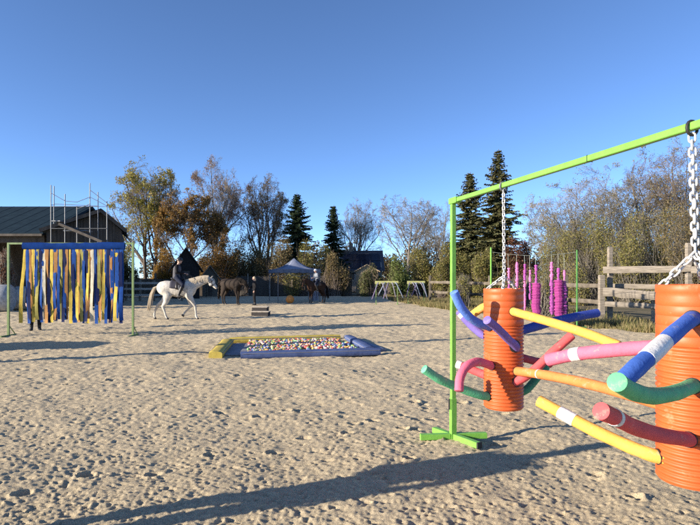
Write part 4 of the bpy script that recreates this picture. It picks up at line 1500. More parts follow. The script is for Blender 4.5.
    for i in range(8):
        p0 = hd[0] + up * .09
        mb.loft([(p0[0], r.normal(0, .02), p0[1]), (p0[0] + t[0] * .12 + up[0] * .05, r.normal(0, .025), p0[1] + t[1] * .12 + up[1] * .05), (p0[0] + t[0] * .22 + up[0] * .035, r.normal(0, .03), p0[1] + t[1] * .22 + up[1] * .035)], [.012, .012, .005], n=5)
    tag(mb.build('mane', hair, root, 60), kind='stuff')
    if bridle:
        mb = MB()
        for q, a, b in ((.30, .094, .140), (.62, .068, .098)):
            c = hd[0] + (hd[1] - hd[0]) * q
            ring = [(c[0] + up[0] * b * cos(w), a * sin(w), c[1] + up[1] * b * cos(w)) for w in np.linspace(0, 2 * pi, 15)]
            mb.loft(ring, .010, n=5, fixed=False)
        for s in (-1, 1):
            a = hd[0] + (hd[1] - hd[0]) * .1 + up * .06
            b = hd[0] + (hd[1] - hd[0]) * .68 - up * .05
            mb.loft([(a[0], s * .088, a[1]), ((a[0] + b[0]) / 2, s * .098, (a[1] + b[1]) / 2), (b[0], s * .066, b[1])], .010, n=5)
        mb.build('bridle', m_leather, root, 60)
    return root

def saddle(loc, rotz, label, pad, scale=1.0, z=1.525):
    root = thing('saddle', label, 'saddle', loc, rotz, None, scale)
    def drape(name, mat, x0, x1, drop, off, nx=8, ny=12):
        v, f = [], []
        for i in range(nx + 1):
            u = i / nx
            x = x0 + (x1 - x0) * u
            for j in range(ny + 1):
                w = (j / ny - .5) * 2
                ang = w * drop
                ry, rz_ = .30 + off, .335 + off
                v.append((x, ry * sin(ang), 1.215 + rz_ * cos(ang) + .02 * (2 * u - 1) ** 2))
        for i in range(nx):
            for j in range(ny):
                p = i * (ny + 1) + j
                f.append((p, p + 1, p + ny + 2, p + ny + 1))
        q = MB().add(v, f).build(name, mat, root, 'all')
        md = q.modifiers.new('thick', 'SOLIDIFY'); md.thickness = .02; md.offset = 1
    drape('saddle_pad', pad, -.28, .30, 1.45, .012)
    drape('flap', m_leather, -.04, .26, 1.6, .036)
    mb = MB()
    mb.loft([(-.27, 0, 1.66), (-.20, 0, 1.625), (-.05, 0, 1.59), (.10, 0, 1.60), (.22, 0, 1.655)], [.10, .16, .13, .10, .06], [.035, .05, .05, .05, .04], n=12, round_end=.03)
    mb.build('seat', m_leather, root, 60)
    for s in (-1, 1):
        mb = MB()
        mb.loft([(.10, s * .33, 1.38), (.13, s * .37, .93)], [.006, .006], [.018, .018], n=6)
        ring = [(.13 + .05 * cos(a), s * .375, .88 + .065 * sin(a)) for a in np.linspace(0, 2 * pi, 13)]
        mb.loft(ring, .009, n=5, fixed=False)
        mb.build('stirrup', m_steel, root, 50)
    return root

# ------------------------------------------------------------------ people
STAND = dict(pelvis=(0, 0, .95), waist=(0, 0, 1.10), chest=(.0, 0, 1.28), neck=(0, 0, 1.46), head=(.03, 0, 1.625), face=(1, 0, 0),
             shL=(0, .185, 1.41), elL=(-.03, .25, 1.13), wrL=(.05, .25, .89), shR=(0, -.185, 1.41), elR=(-.03, -.25, 1.13), wrR=(.05, -.25, .89),
             hipL=(0, .095, .93), knL=(.02, .105, .50), anL=(-.02, .11, .085), hipR=(0, -.095, .93), knR=(.02, -.105, .50), anR=(-.02, -.11, .085),
             toeL=(1, .15, -.05), toeR=(1, -.15, -.05))

def person(label, loc, rotz, pose, jacket, trousers, boots, helmet=None, hair=None, vest=None, scale=1.0, group=None, name='person'):
    j = dict(STAND); j.update(pose)
    j = {k: np.array(v, float) for k, v in j.items()}
    root = thing(name, label, 'person', loc, rotz, group, scale)
    def limb(mb, pts, rr, n=10):
        mb.loft(pts, rr, n=n, round_end=rr[-1] * .6)
    def torso(mb, g=1.0, upto=1.0, down=True):
        pts = [j['pelvis'] - (j['waist'] - j['pelvis']) * .45, j['pelvis'], j['waist'], j['chest'], j['chest'] * .45 + j['neck'] * .55, j['neck'] + (j['chest'] - j['neck']) * .1]
        mb.loft(pts, np.array([.125, .165, .142, .175, .17, .07]) * g, np.array([.09, .115, .10, .125, .095, .06]) * g, n=14, round_end=.02)
    def arm(mb, s, g=1.0, hand=True, cut=1.0):
        sh, el, wr = j['sh' + s], j['el' + s], j['wr' + s]
        w = el + (wr - el) * cut
        limb(mb, [sh + (j['chest'] - sh) * .25 + np.array([0, 0, .02]), sh, (sh + el) / 2, el, (el + w) / 2, w], [.055 * g, .062 * g, .052 * g, .043 * g, .041 * g, .030 * g if cut == 1 and g == 1 else .038 * g])
    def leg(mb, s, g=1.0, cut=1.0):
        hp, kn, an = j['hip' + s], j['kn' + s], j['an' + s]
        a = kn + (an - kn) * cut
        limb(mb, [hp + np.array([0, 0, .03]), hp * .65 + kn * .35, kn, kn * .6 + a * .4, a], [.095 * g, .086 * g, .060 * g, .058 * g, (.040 if cut == 1 else .047) * g], 12)
    def foot(mb, s, g=1.0):
        an, t = j['an' + s], unit(j['toe' + s])
        mb.loft([an - t * .06 - np.array([0, 0, .035]), an + np.array([0, 0, -.035]), an + t * .09 - np.array([0, 0, .05]), an + t * .18 - np.array([0, 0, .062])], np.array([.033, .04, .046, .034]) * g, np.array([.035, .048, .034, .020]) * g, n=10, lat=(-t[1], t[0], 0), round_end=.012)
    # one continuous body
    mb = MB()
    torso(mb)
    f = unit(j['face'])
    lat = unit(np.cross([0, 0, 1], f))
    hd = j['head']
    mb.loft([j['neck'] - (hd - j['neck']) * .35, j['neck'] + (hd - j['neck']) * .45], [.058, .055], n=10)
    mb.loft([hd + np.array([0, 0, z]) + f * o for z, o in ((-.105, .045), (-.08, .035), (-.03, .012), (.03, 0), (.08, -.008), (.115, -.012))], [.030, .052, .070, .077, .066, .030], [.035, .060, .088, .096, .080, .036], lat=lat, n=14)
    mb.loft([hd + f * .085 + np.array([0, 0, .015]), hd + f * .112 - np.array([0, 0, .03])], [.010, .017], n=6)
    for s in (-1, 1):
        mb.ball(hd + lat * s * .078 - np.array([0, 0, .01]) - f * .01, (.02, .018, .032), 8, 6)
    for s in 'LR':
        arm(mb, s); leg(mb, s); foot(mb, s)
        el, wr = j['el' + s], j['wr' + s]
        t = unit(wr - el)
        side = unit(np.cross(t, [0, 0, 1])) if abs(t[2]) < .85 else np.array([1., 0, 0])
        nrm = np.cross(t, side)
        sgn = 1 if s == 'L' else -1
        mb.loft([wr - t * .01, wr + t * .04, wr + t * .09], [.026, .040, .040], [.018, .018, .015], lat=side, n=10, round_end=.01)
        curl = unit(-nrm if nrm[2] > 0 else nrm)
        if abs(t[2]) > .85: curl = np.array([0, -sgn, 0.])
        for q, ln in ((-.030, .062), (-.010, .072), (.010, .068), (.030, .052)):
            b = wr + t * .085 + side * q
            mb.loft([b, b + t * ln * .5 + curl * .008, b + t * ln * .75 + curl * .032, b + t * ln * .7 + curl * .055], [.0095, .009, .0085, .0075], n=7, round_end=.006)
        b = wr + t * .025 + side * .035
        mb.loft([b, b + t * .03 + side * .022 + curl * .01, b + t * .055 + side * .024 + curl * .025], [.012, .010, .008], n=7, round_end=.006)
    remesh(mb, 'body', m_skin, .013, root, 2)
    for s in (-1, 1):
        MB().ball(hd + f * .083 + lat * s * .032 + np.array([0, 0, .012]), .011, 8, 6).build('eye', m_eye, root, 'all')
    MB().loft([hd + f * .088 - lat * .024 - np.array([0, 0, .062]), hd + f * .093 - np.array([0, 0, .062]), hd + f * .088 + lat * .024 - np.array([0, 0, .062])], .006, n=6).build('mouth', M('lips', (.42, .16, .14), .5), root)
    mb = MB(); torso(mb, 1.13)
    for s in 'LR': arm(mb, s, 1.25, cut=.95)
    mb.loft([j['chest'] * .3 + j['neck'] * .7, j['neck'] + (hd - j['neck']) * .12], [.085, .068], n=12)
    remesh(mb, 'jacket', jacket, .018, root, 3)
    mb = MB()
    mb.loft([j['pelvis'] + (j['waist'] - j['pelvis']) * .55, j['pelvis'], j['pelvis'] - (j['waist'] - j['pelvis']) * .35], [.15, .178, .15], [.11, .125, .11], n=14)
    for s in 'LR': leg(mb, s, 1.13, cut=.9)
    remesh(mb, 'trousers', trousers, .018, root, 3)
    for s in 'LR':
        mb = MB()
        kn, an = j['kn' + s], j['an' + s]
        top = kn * .82 + an * .18 if boots[1] else an + (kn - an) * .25
        mb.loft([top, kn * .5 + an * .5 if boots[1] else an + (kn - an) * .12, an], [.073, .068, .050] if boots[1] else [.058, .054, .05], n=12)
        foot(mb, s, 1.2)
        remesh(mb, 'boot', boots[0], .012, root, 2)
    if vest is not None:
        mb = MB(); torso(mb, 1.27)
        remesh(mb, 'vest', vest, .014, root, 3)
    up = np.array([0, 0, 1.])
    if helmet is not None:
        mb = MB()
        prof = [(.112, -.005), (.115, .02), (.108, .065), (.085, .105), (.05, .128), (.001, .136)]
        mb.lathe(prof, (0, 0, 0), 20)
        v = mb.v[-1]
        mb.v[-1] = hd + np.array([0, 0, .012]) + np.outer(v[:, 0] * 1.12, f) + np.outer(v[:, 1] * .95, lat) + np.outer(v[:, 2], up)
        h = mb.build('helmet', helmet, root, 50)
        md = h.modifiers.new('thick', 'SOLIDIFY'); md.thickness = .012; md.offset = -1
        pk = MB().add([hd + f * .115 + lat * a * .075 + up * .018 for a in (-1, 0, 1)] + [hd + f * (.165 if a == 0 else .13) + lat * a * .06 + up * .006 for a in (-1, 0, 1)], [(0, 1, 4, 3), (1, 2, 5, 4)]).build('peak', helmet, h)
        md = pk.modifiers.new('thick', 'SOLIDIFY'); md.thickness = .008
        MB().loft([hd + lat * .085 + up * .01, hd + lat * .06 - up * .09 + f * .02, hd - up * .118 + f * .05, hd - lat * .06 - up * .09 + f * .02, hd - lat * .085 + up * .01], .006, n=5, fixed=False).build('chin_strap', m_leather, h)
    if hair is not None:
        mb = MB()
        mb.ball(hd + up * .035 - f * .018, (.088, .088, .098), 16, 10)
        mb.loft([hd - f * .06, hd - f * .075 - up * .09, hd - f * .06 - up * .17], [.075, .07, .045], [.05, .045, .03], lat=lat, n=10)
        remesh(mb, 'hair', hair, .012, root, 2)
    return root

m_coat_white = M('white_horse_coat', (.43, .40, .35), .8, (.62, .58, .50), scale=4, spec=.2, bump=.5, bscale=9, dist=.03, spots=((.22, .20, .17), .56, 5, .45))
m_hair_white = M('cream_horse_hair', (.42, .35, .25), .8, (.54, .46, .34), scale=10)
m_coat_dark = M('dark_bay_coat', (.020, .015, .012), .75, (.04, .03, .024), scale=3, spec=.12)
m_coat_bay = M('bay_coat', (.035, .019, .013), .75, (.06, .032, .02), scale=3, spec=.12)
m_hair_black = M('black_horse_hair', (.012, .010, .009), .8, spec=.06)
m_cl_black = M('black_clothing', (.016, .016, .018), .85, bump=.3, bscale=25, spec=.08)
m_cl_navy = M('dark_navy_clothing', (.022, .026, .042), .85, bump=.3, bscale=25, spec=.08)
m_cl_grey = M('light_grey_clothing', (.22, .24, .27), .85, bump=.3, bscale=25, spec=.08)
m_cl_jean = M('dark_jeans', (.03, .036, .055), .85, bump=.3)
m_brown_hair = M('brown_hair', (.09, .055, .03), .7)
m_blond = M('blond_hair', (.55, .42, .25), .7)
m_helm = M('black_helmet', (.02, .02, .022), .4, bump=0)
m_helmw = M('white_helmet', (.68, .68, .68), .4, bump=0)

def shift(pts, k):
    """move the lower leg points: k = list of (dx, dz) from joint 2 downwards"""
    return [(x + dx, z + dz) for (x, z), (dx, dz) in zip(pts, k)]
# white horse walking to the right
d = 21.2
WALK = dict(
    hl=[(-.50, 1.20), (-.46, .98), (-.66, .72), (-.86, .56), (-.97, .33), (-1.0, .17), (-.985, .085), (-.975, .035)],
    hr=[(-.50, 1.20), (-.38, .98), (-.46, .70), (-.58, .53), (-.50, .29), (-.46, .15), (-.42, .078), (-.40, .03)],
    fr=[(.46, 1.15), (.46, .92), (.58, .74), (.70, .53), (.72, .29), (.73, .14), (.77, .07), (.79, .03)],
    fl=[(.46, 1.15), (.38, .92), (.42, .71), (.46, .50), (.30, .36), (.21, .26), (.18, .19), (.15, .155)])
NECK = [(.44, 1.32), (.63, 1.43), (.86, 1.53), (1.08, 1.60), (1.22, 1.62)]
HEAD = [(1.22, 1.63), (1.51, 1.25)]
hx = X(178.5, d)
horse('horse', 'white horse walking with a rider in black across the sand', (hx, d, .01), radians(3), m_coat_white, m_hair_white, WALK, NECK, HEAD, 1.0, tail=[(-.83, 1.34), (-.96, 1.27), (-1.07, 1.02), (-1.13, .72), (-1.17, .42)])
saddle((hx, d, .01), radians(3), 'black saddle and dark pad on the white horse', M('dark_saddle_pad', (.03, .03, .045), .8))
RIDE = dict(pelvis=(-.08, 0, 1.70), waist=(-.09, 0, 1.85), chest=(-.05, 0, 2.03), neck=(-.01, 0, 2.20), head=(.04, 0, 2.36),
            shL=(-.02, .185, 2.16), elL=(.00, .25, 1.90), wrL=(.24, .13, 1.86), shR=(-.02, -.185, 2.16), elR=(.00, -.25, 1.90), wrR=(.24, -.13, 1.86),
            hipL=(-.06, .12, 1.68), knL=(.26, .33, 1.40), anL=(.10, .385, .98), hipR=(-.06, -.12, 1.68), knR=(.26, -.33, 1.40), anR=(.10, -.385, .98),
            toeL=(1, .15, .12), toeR=(1, -.15, .12))
person('rider in black jacket and helmet with a grey vest on the white horse', (hx, d, .01), radians(3), RIDE, m_cl_black, m_cl_navy, (m_leather, True), m_helm, vest=M('grey_black_vest', (.06, .06, .068), .8))
def reins(loc, rz, a, b, scale=1.0, label=''):
    o = thing('reins', label, 'reins', loc, rz, None, scale)
    for s in (-1, 1):
        p0, p1 = np.array([a[0], s * a[1], a[2]]), np.array([b[0], s * b[1], b[2]])
        pts = [p0 + (p1 - p0) * t - np.array([0, 0, .08 * sin(pi * t)]) for t in np.linspace(0, 1, 8)]
        MB().loft(pts, .007, n=5).build('strap', m_leather, o)
reins((hx, d, .01), radians(3), (.31, .12, 1.87), (1.41, .07, 1.35), 1.0, 'thin black reins held by the rider on the white horse')

# dark horse seen three-quarter from behind, head hanging
d = 32.6
STAND_L = dict(hl=shift(HIND0, [(0, 0)] * 8), hr=[(x + (.10 if i > 2 else 0), z) for i, (x, z) in enumerate(HIND0)], fl=FORE0, fr=[(x + (.12 if i > 2 else .03 * i), z) for i, (x, z) in enumerate(FORE0)])
horse('horse', 'dark brown horse standing with lowered head beside a handler in black', (X(231.5, d), d, .0), radians(-30), m_coat_dark, m_hair_black, STAND_L,
      [(.46, 1.30), (.64, 1.36), (.84, 1.36), (1.02, 1.28), (1.12, 1.20)], [(1.13, 1.20), (1.24, .72)], 1.04, bridle=True)
person('handler in black clothes with pale hair beside the dark horse', (X(254.5, 32.0), 32.0, 0), radians(200), dict(elR=(.05, -.25, 1.14), wrR=(.26, -.16, 1.05)), m_cl_black, m_cl_black, (m_black, False), None, m_blond, scale=1.0)

# pony and rider under the edge of the pavilion
d = 34.6
horse('horse', 'dark bay pony facing left under a rider beside the pavilion', (X(316, d), d, 0), radians(216), m_coat_bay, m_hair_black, dict(hl=HIND0, hr=HIND0, fl=FORE0, fr=FORE0),
      [(.44, 1.32), (.60, 1.48), (.74, 1.58), (.88, 1.66), (.96, 1.66)], [(.97, 1.66), (1.16, 1.18)], .9, group=None)
saddle((X(316, d), d, 0), radians(216), 'dark saddle with brown pad on the bay pony', M('brown_saddle_pad', (.10, .06, .04), .8), .9)
R2 = {k: (v[0], v[1], v[2]) for k, v in RIDE.items()}
person('rider in a light grey top and white helmet on the bay pony', (X(316, d), d, 0), radians(216), R2, m_cl_grey, m_cl_navy, (m_leather, True), m_helmw, scale=.9)

# someone behind the ribbons, and a bystander whose shadow crosses the sand
person('person in dark clothes standing behind the ribbon curtain', (X(35.5, 16.9), 16.9, 0), radians(-60), {}, m_cl_navy, m_cl_black, (m_black, False), None, m_brown_hair)
person('bystander in a dark jacket whose long shadow crosses the sand', (-3.40, 2.98, 0), radians(40), dict(wrL=(.16, .16, 1.05), elL=(-.02, .26, 1.14)), m_cl_navy, m_cl_jean, (m_black, False), None, m_brown_hair, scale=1.02)

# ------------------------------------------------------------------ lime green frame with the hanging pipes
PX, PD = 1.087, 5.55
C2 = np.array([X(692, 2.8), 2.8])
C1 = np.array([X(503.5, 4.6), 4.6])
BZ = Z(203, PD) + .0
def lime_frame():
    a = np.array([PX, PD]); t = (C2 - a) / np.linalg.norm(C2 - a)
    o = (PX, PD, 0)
    rz = math.atan2(t[1], t[0])
    root = thing('lime_stand', 'lime green steel stand with crossed feet carrying the orange hanging pipes', 'stand', o)
    e = a + t * 4.9
    for k, p in enumerate((a, e)):
        x, y = p
        MB(o).box((x, y, .42 + (BZ - .42) / 2), (.047, .047, BZ - .42), rz, bev=.004).build('post', m_lime, root)
        MB(o).box((x, y, .22), (.058, .058, .44), rz, bev=.004).build('sleeve', m_lime, root)
        for q, L in ((radians(4), .33), (radians(184), .32), (radians(-58), .34), (radians(124), .26)):
            c = (x + cos(q) * (L / 2 + .03), y + sin(q) * (L / 2 + .03), .040 + .004 * (L > .325))
            f = MB(o).box(c, (L, .06, .06), q, bev=.004).build('foot', m_lime, root)
            if L == .34:
                c = (x + cos(q) * (L + .035), y + sin(q) * (L + .035), c[2])
                MB(o).box(c, (.02, .064, .064), q, bev=.004).build('end_cap', m_black, f)
        MB(o).loft([(x - .045, y - .03, .33), (x - .045, y - .03, .44)], .010, n=8).build('pin', m_black, root, 40)
        MB(o).box((x + t[0] * .04 * (1 - 2 * k), y + t[1] * .04 * (1 - 2 * k), BZ + .02), (.17, .064, .064), rz, bev=.004).build('corner_sleeve', m_lime, root)
    m = (a + e) / 2
    L = np.linalg.norm(e - a)
    MB(o).box((m[0], m[1], BZ + .02), (L - .06, .042, .042), rz, bev=.004).build('crossbar', m_lime, root)
    for c in (C1, C2):
        mb = MB(o)
        n = np.array([-t[1], t[0]])
        ring = [(c[0] + n[0] * .036 * cos(w), c[1] + n[1] * .036 * cos(w), BZ + .012 + .038 * sin(w)) for w in np.linspace(0, 2 * pi, 15)]
        mb.loft(ring, .008, n=6, fixed=False)
        mb.build('hanging_ring', m_black if c is C2 else m_steel, root, 60)
    # cable tie marks on the bar
    for s in (.58,):
        p = C1 + (C2 - C1) * s
        MB(o).box((p[0], p[1], BZ + .02), (.006, .046, .046), rz).build('cable_tie', m_black, root)
lime_frame()

def pipe(c, z0, z1, label):
    o = (c[0], c[1], z0)
    root = thing('orange_pipe', label, 'pipe', o, 0, 'orange hanging pipes')
    R = .17
    prof = []
    h = z1 - z0
    smooth_top = .30
    z = 0
    p = .030
    while z < h - smooth_top - p:
        prof += [(R - .011, z), (R - .010, z + p * .22), (R - .001, z + p * .42), (R, z + p * .60), (R - .001, z + p * .78), (R - .010, z + p * .95)]
        z += p
    while z < h - .07:
        prof += [(R - .0035, z + .002), (R - .001, z + .005), (R, z + .028), (R - .001, z + .049)]
        z += .052
    prof += [(R - .003, h - .045), (R + .001, h - .04), (R + .001, h - .004), (R - .003, h)]
    prof += [(R - .016, h), (R - .02, h - .01), (R - .02, .006), (R - .012, 0)]
    MB().lathe(prof, n=64, close=True).build('corrugated_wall', m_orange, root, 50)
    return root
z10, z11 = Z(407, 4.6), Z(288.5, 4.6)
z20, z21 = Z(480, 2.8), Z(284.5, 2.8)
PIPES = [pipe(C1, z10, z11, 'smaller-looking orange corrugated pipe hanging next to the lime post'),
         pipe(C2, z20, z21, 'orange corrugated pipe hanging in the middle of the bar by a heavy chain')]

# chains: every link its own piece
def link_mesh(name, L, w, r, mat):
    pts = []
    for a in np.linspace(-pi / 2, pi / 2, 7):
        pts.append(((w / 2) * sin(a) * 1.0, 0, L / 2 - w / 2 + (w / 2) * cos(a)))
    for a in np.linspace(pi / 2, 3 * pi / 2, 7):
        pts.append(((w / 2) * sin(a), 0, -(L / 2 - w / 2) + (w / 2) * cos(a)))
    pts = np.array(pts)
    n, m = len(pts), 7
    v, f = [], []
    for i in range(n):
        t = unit(pts[(i + 1) % n] - pts[i - 1])
        o = np.cross(t, [0, 1., 0])
        for k in range(m):
            a = 2 * pi * k / m
            v.append(pts[i] + o * r * cos(a) + np.array([0, 1., 0]) * r * sin(a))
    for i in range(n):
        for k in range(m):
            f.append((i * m + k, i * m + (k + 1) % m, ((i + 1) % n) * m + (k + 1) % m, ((i + 1) % n) * m + k))
    return MB().add(v, f).mesh(name, mat, 'all')
def chain(label, paths, L, w, r, loc, group):
    root = thing('chain', label, 'chain', loc, 0, group)
    me = link_mesh('chain_link', L, w, r, m_chain)
    rnd = random.Random(1)
    for pts in paths:
        pts = [np.asarray(p, float) for p in pts]
        seg = [np.linalg.norm(b - a) for a, b in zip(pts[:-1], pts[1:])]
        tot = sum(seg)
        pitch = L - 2 * r * 1.02
        n = max(1, int(round(tot / pitch)))
        for i in range(n):
            s = (i + .5) * tot / n
            k = 0
            while k < len(seg) - 1 and s > seg[k]:
                s -= seg[k]; k += 1
            t = (pts[k + 1] - pts[k]) / seg[k]
            p = pts[k] + t * s
            o = link('chain_link', me, root)
            o.location = Vector(p) - Vector(loc)
            q = Vector(t).to_track_quat('Z', 'Y')
            from mathutils import Quaternion
            o.rotation_mode = 'QUATERNION'
            o.rotation_quaternion = q @ Quaternion((0, 0, 1), radians(45 + 90 * (i % 2) + rnd.uniform(-14, 14)))
    return root
def rim(c, z, a):
    return (c[0] + .158 * cos(a), c[1] + .158 * sin(a), z)
top1, kn1 = (C1[0], C1[1], BZ - .02), (C1[0] + .005, C1[1], z11 + .11)
chain('slim white plastic chain holding the pipe next to the lime post', [[top1, kn1], [kn1, rim(C1, z11 - .02, 2.9)], [kn1, rim(C1, z11 - .02, .4)], [kn1, rim(C1, z11 - .02, -1.9)]], .038, .022, .0045, kn1, 'white chains')
top2, kn2 = (C2[0], C2[1], BZ - .02), (C2[0] + .005, C2[1] - .02, z21 + .17)
chain('heavy white plastic chain holding the second pipe further along the bar', [[top2, kn2], [kn2, rim(C2, z21 - .01, 3.05)], [kn2, rim(C2, z21 - .02, .6)], [kn2, rim(C2, z21 - .02, -1.4)]], .052, .030, .006, kn2, 'white chains')

# foam noodles stuck through the pipes
def spline(pts, n=26):
    p = np.asarray(pts, float)
    p = np.concatenate([[2 * p[0] - p[1]], p, [2 * p[-1] - p[-2]]])
    out = []
    m = len(p) - 3
    for i in range(n):
        u = i / (n - 1) * m
        k = min(int(u), m - 1)
        t = u - k
        a, b, c, d_ = p[k:k + 4]
        out.append(.5 * ((2 * b) + (-a + c) * t + (2 * a - 5 * b + 4 * c - d_) * t * t + (-a + 3 * b - 3 * c + d_) * t ** 3))
    return np.array(out)
def noodle(col, label, pts, tape=None, r=.036, taper=None):
    w = spline([P(*q) for q in pts])
    o = tuple(w[0])
    root = thing('foam_noodle', label, 'noodle', o, 0, 'foam noodles stuck through the pipes')
    rnd = random.Random(len(label) * 7 + int(w[0][0] * 100))
    rr = np.array([r * (1 + .022 * sin(i * 1.3 + rnd.random()) + rnd.uniform(-.012, .012)) for i in range(len(w))])
    mb = MB(o)
    mb.loft(w, rr, n=18, fixed=False, round_end=.005)
    v = mb.v[-1]
    mb.build('foam_tube', FOAM[col], root, 40)
    for C, pr in ((C1, PIPES[0]), (C2, PIPES[1])):
        rad = np.hypot(w[:, 0] - C[0], w[:, 1] - C[1])
        for i in range(len(w) - 1):
            if (rad[i] - .17) * (rad[i + 1] - .17) < 0:
                q = w[i] + (w[i + 1] - w[i]) * (.17 - rad[i]) / (rad[i + 1] - rad[i])
                a0 = math.atan2(q[1] - C[1], q[0] - C[0])
                z0 = q[2] - pr.location[2]
                t = unit(w[i + 1] - w[i])
                rd = np.array([cos(a0), sin(a0), 0]); tg = np.array([-sin(a0), cos(a0), 0])
                inc = max(.6, abs(np.dot(t, rd)))
                ea, ez = r * 1.14 * (1 + (1 / inc - 1) * abs(np.dot(t, tg))), r * 1.14 * (1 + (1 / inc - 1) * abs(t[2]))
                v, f = [], []
                for k, RR in ((.0, .1722), (.6, .1722), (1.0, .1718), (1.0, .165)):
                    for m in range(20):
                        b = 2 * pi * m / 20
                        an = a0 + ea * k * cos(b) / .17
                        v.append((RR * cos(an), RR * sin(an), z0 + ez * k * sin(b)))
                for k in range(3):
                    for m in range(20):
                        f.append((k * 20 + m, k * 20 + (m + 1) % 20, k * 20 + 20 + (m + 1) % 20, k * 20 + 20 + m))
                MB().add(v, f).build('dark_hole_patch', m_black, pr)  # black patch laid on the wall, painted in for the shade inside a hole
    if tape:
        for t0, t1 in tape:
            i0, i1 = t0 * (len(w) - 1), t1 * (len(w) - 1)
            xs = np.linspace(i0, i1, 6)
            seg = np.array([[np.interp(x, np.arange(len(w)), w[:, k]) for k in range(3)] for x in xs])
            rs = np.interp(xs, np.arange(len(w)), rr) + .0018
            MB(o).loft(seg, rs, n=18, fixed=False).build('tape', m_tape, root, 40)
    return root
noodle('periwinkle', 'periwinkle blue noodle curving up past the lime post', [(454, 292, 4.32), (461, 307, 4.36), (472, 319, 4.42), (486, 326, 4.5), (500, 328, 4.6)])
noodle('violet', 'violet noodle with white tape behind the periwinkle one', [(459, 311, 4.78), (469, 323, 4.74), (483, 335, 4.68), (500, 341, 4.62)], [(.06, .16)])
noodle('yellow', 'short yellow noodle end poking out behind the first pipe', [(472, 315, 4.95), (484, 307, 4.78), (500, 301, 4.62)])
noodle('yellow', 'long yellow noodle sloping down from the upper part of the first pipe', [(619, 346, 3.72), (588, 334, 3.9), (550, 322, 4.15), (515, 312, 4.42), (503, 308, 4.6)])
noodle('violet', 'violet noodle pointing up across the front of the first pipe', [(487, 320, 4.14), (497, 328, 4.24), (508, 339, 4.36), (516, 348, 4.46), (506, 356, 4.6)], r=.034)
noodle('navy', 'blue noodle reaching out behind the first pipe towards the fence', [(597, 313, 5.25), (575, 317, 5.12), (548, 323, 4.95), (523, 330, 4.75), (503, 335, 4.62)], r=.042)
noodle('pink', 'pink noodle bent into an arch beside the lime post', [(459, 391, 4.2), (460, 378, 4.24), (466, 367, 4.3), (476, 362, 4.38), (487, 364, 4.46), (500, 370, 4.6)], r=.036)
noodle('red', 'red noodle with white tip behind the pink arch', [(457, 364, 4.85), (470, 369, 4.78), (485, 375, 4.7), (500, 380, 4.62)], [(.0, .12)])
noodle('red', 'red noodle rising steeply to the right from the first pipe', [(572, 335, 4.36), (551, 354, 4.38), (532, 372, 4.41), (515, 382, 4.46), (502, 384, 4.6)], r=.037)
noodle('mint', 'mint green noodle pointing out past the lime post', [(424, 369, 4.3), (441, 380, 4.36), (460, 388, 4.44), (480, 395, 4.5), (500, 398, 4.6)])
noodle('shadedgreen', 'dark green noodle behind the first pipe under the red one', [(546, 367, 4.9), (536, 379, 4.82), (524, 391, 4.73), (503, 396, 4.62)])
noodle('darkred', 'dark red noodle stub behind the first pipe', [(550, 364, 4.95), (535, 361, 4.85), (522, 358, 4.74), (503, 356, 4.62)])
noodle('orange', 'long orange noodle running between the two pipes', [(516, 371, 4.46), (545, 375, 4.1), (580, 382, 3.75), (620, 392, 3.35), (655, 402, 3.02), (685, 409, 2.84)], [(.16, .166)], r=.037)
noodle('pink', 'pink noodle with white tape sticking out of the second pipe', [(548, 360, 3.35), (578, 354, 3.2), (615, 350, 3.02), (650, 347.5, 2.88), (688, 347, 2.8)], [(.20, .27)], r=.040)
noodle('yellow', 'yellow noodle with white tape low on the second pipe', [(539, 401, 3.35), (565, 415, 3.22), (595, 431, 3.08), (630, 447, 2.93), (650, 454.5, 2.85), (670, 460, 2.80)], [(.16, .27)], r=.037)
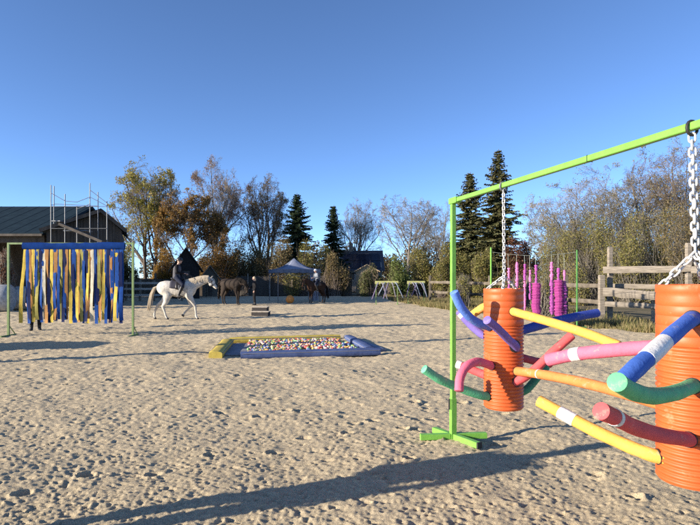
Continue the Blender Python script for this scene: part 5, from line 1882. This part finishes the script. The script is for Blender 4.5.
noodle('blue', 'thick blue noodle with smudged white tape on the second pipe', [(619, 385, 2.13), (634, 370, 2.2), (653, 353, 2.32), (672, 335, 2.47), (690, 320, 2.62), (697, 317, 2.76)], [(.33, .52)], r=.038)
noodle('green', 'green noodle with a bright cut end curving from the second pipe', [(617, 382, 2.02), (632, 391, 2.12), (652, 396, 2.28), (674, 393, 2.46), (690, 387, 2.62), (698, 384, 2.76)], r=.037)
noodle('red', 'red noodle with a cut end low on the second pipe', [(601, 411, 2.15), (616, 418, 2.22), (634, 427, 2.36), (660, 435, 2.5), (685, 439, 2.64), (697, 441, 2.76)], [(.17, .2)], r=.036)

# ------------------------------------------------------------------ things beside the picture that throw shadows into it
def lamp_post():
    o = (-9.3, 9.75, 0)
    root = thing('lamp_post', 'thick wooden lamp pole standing at the edge of the sand', 'lamp post', o)
    MB().loft([(0, 0, 0), (0, 0, 2.2), (0, 0, 4.5)], [.17, .15, .13], n=12).build('pole', m_oldwood, root, 40)
    MB().loft([(0, 0, 4.49), (0, 0, 4.53)], .14, n=12).build('cap', m_steel, root, 40)
    h = MB().box((.2, 0, 4.40), (.34, .20, .10), bev=.02).build('lamp_head', m_steel, root)
    MB().box((.22, 0, 4.345), (.24, .15, .012)).build('lamp_glass', M('lamp_glass', (.6, .6, .58), .2), h)
lamp_post()
m_straw = M('straw', (.42, .33, .16), .95, (.56, .46, .26), scale=14, bump=.6, bscale=40, dist=.02)
m_twine = M('orange_twine', (.6, .2, .05), .8)
for k, (x, y, z, a, lb) in enumerate(((-12.2, 10.9, 0, .1, 'straw bale at the near end of the stack'), (-12.25, 12.1, 0, -.05, 'straw bale at the far end of the stack'), (-12.2, 11.5, .72, .04, 'straw bale lying on top of the stack'))):
    b = thing('straw_bale', lb, 'bale', (x, y, z - .01), a, 'stacked straw bales')
    MB().box((0, 0, .36), (2.0, 1.1, .72), bev=.05).build('straw_block', m_straw, b)
    for q in (-.6, 0, .6):
        mb = MB()
        mb.box((q, 0, .36), (.012, 1.112, .732), bev=.05)
        mb.build('twine', m_twine, b)
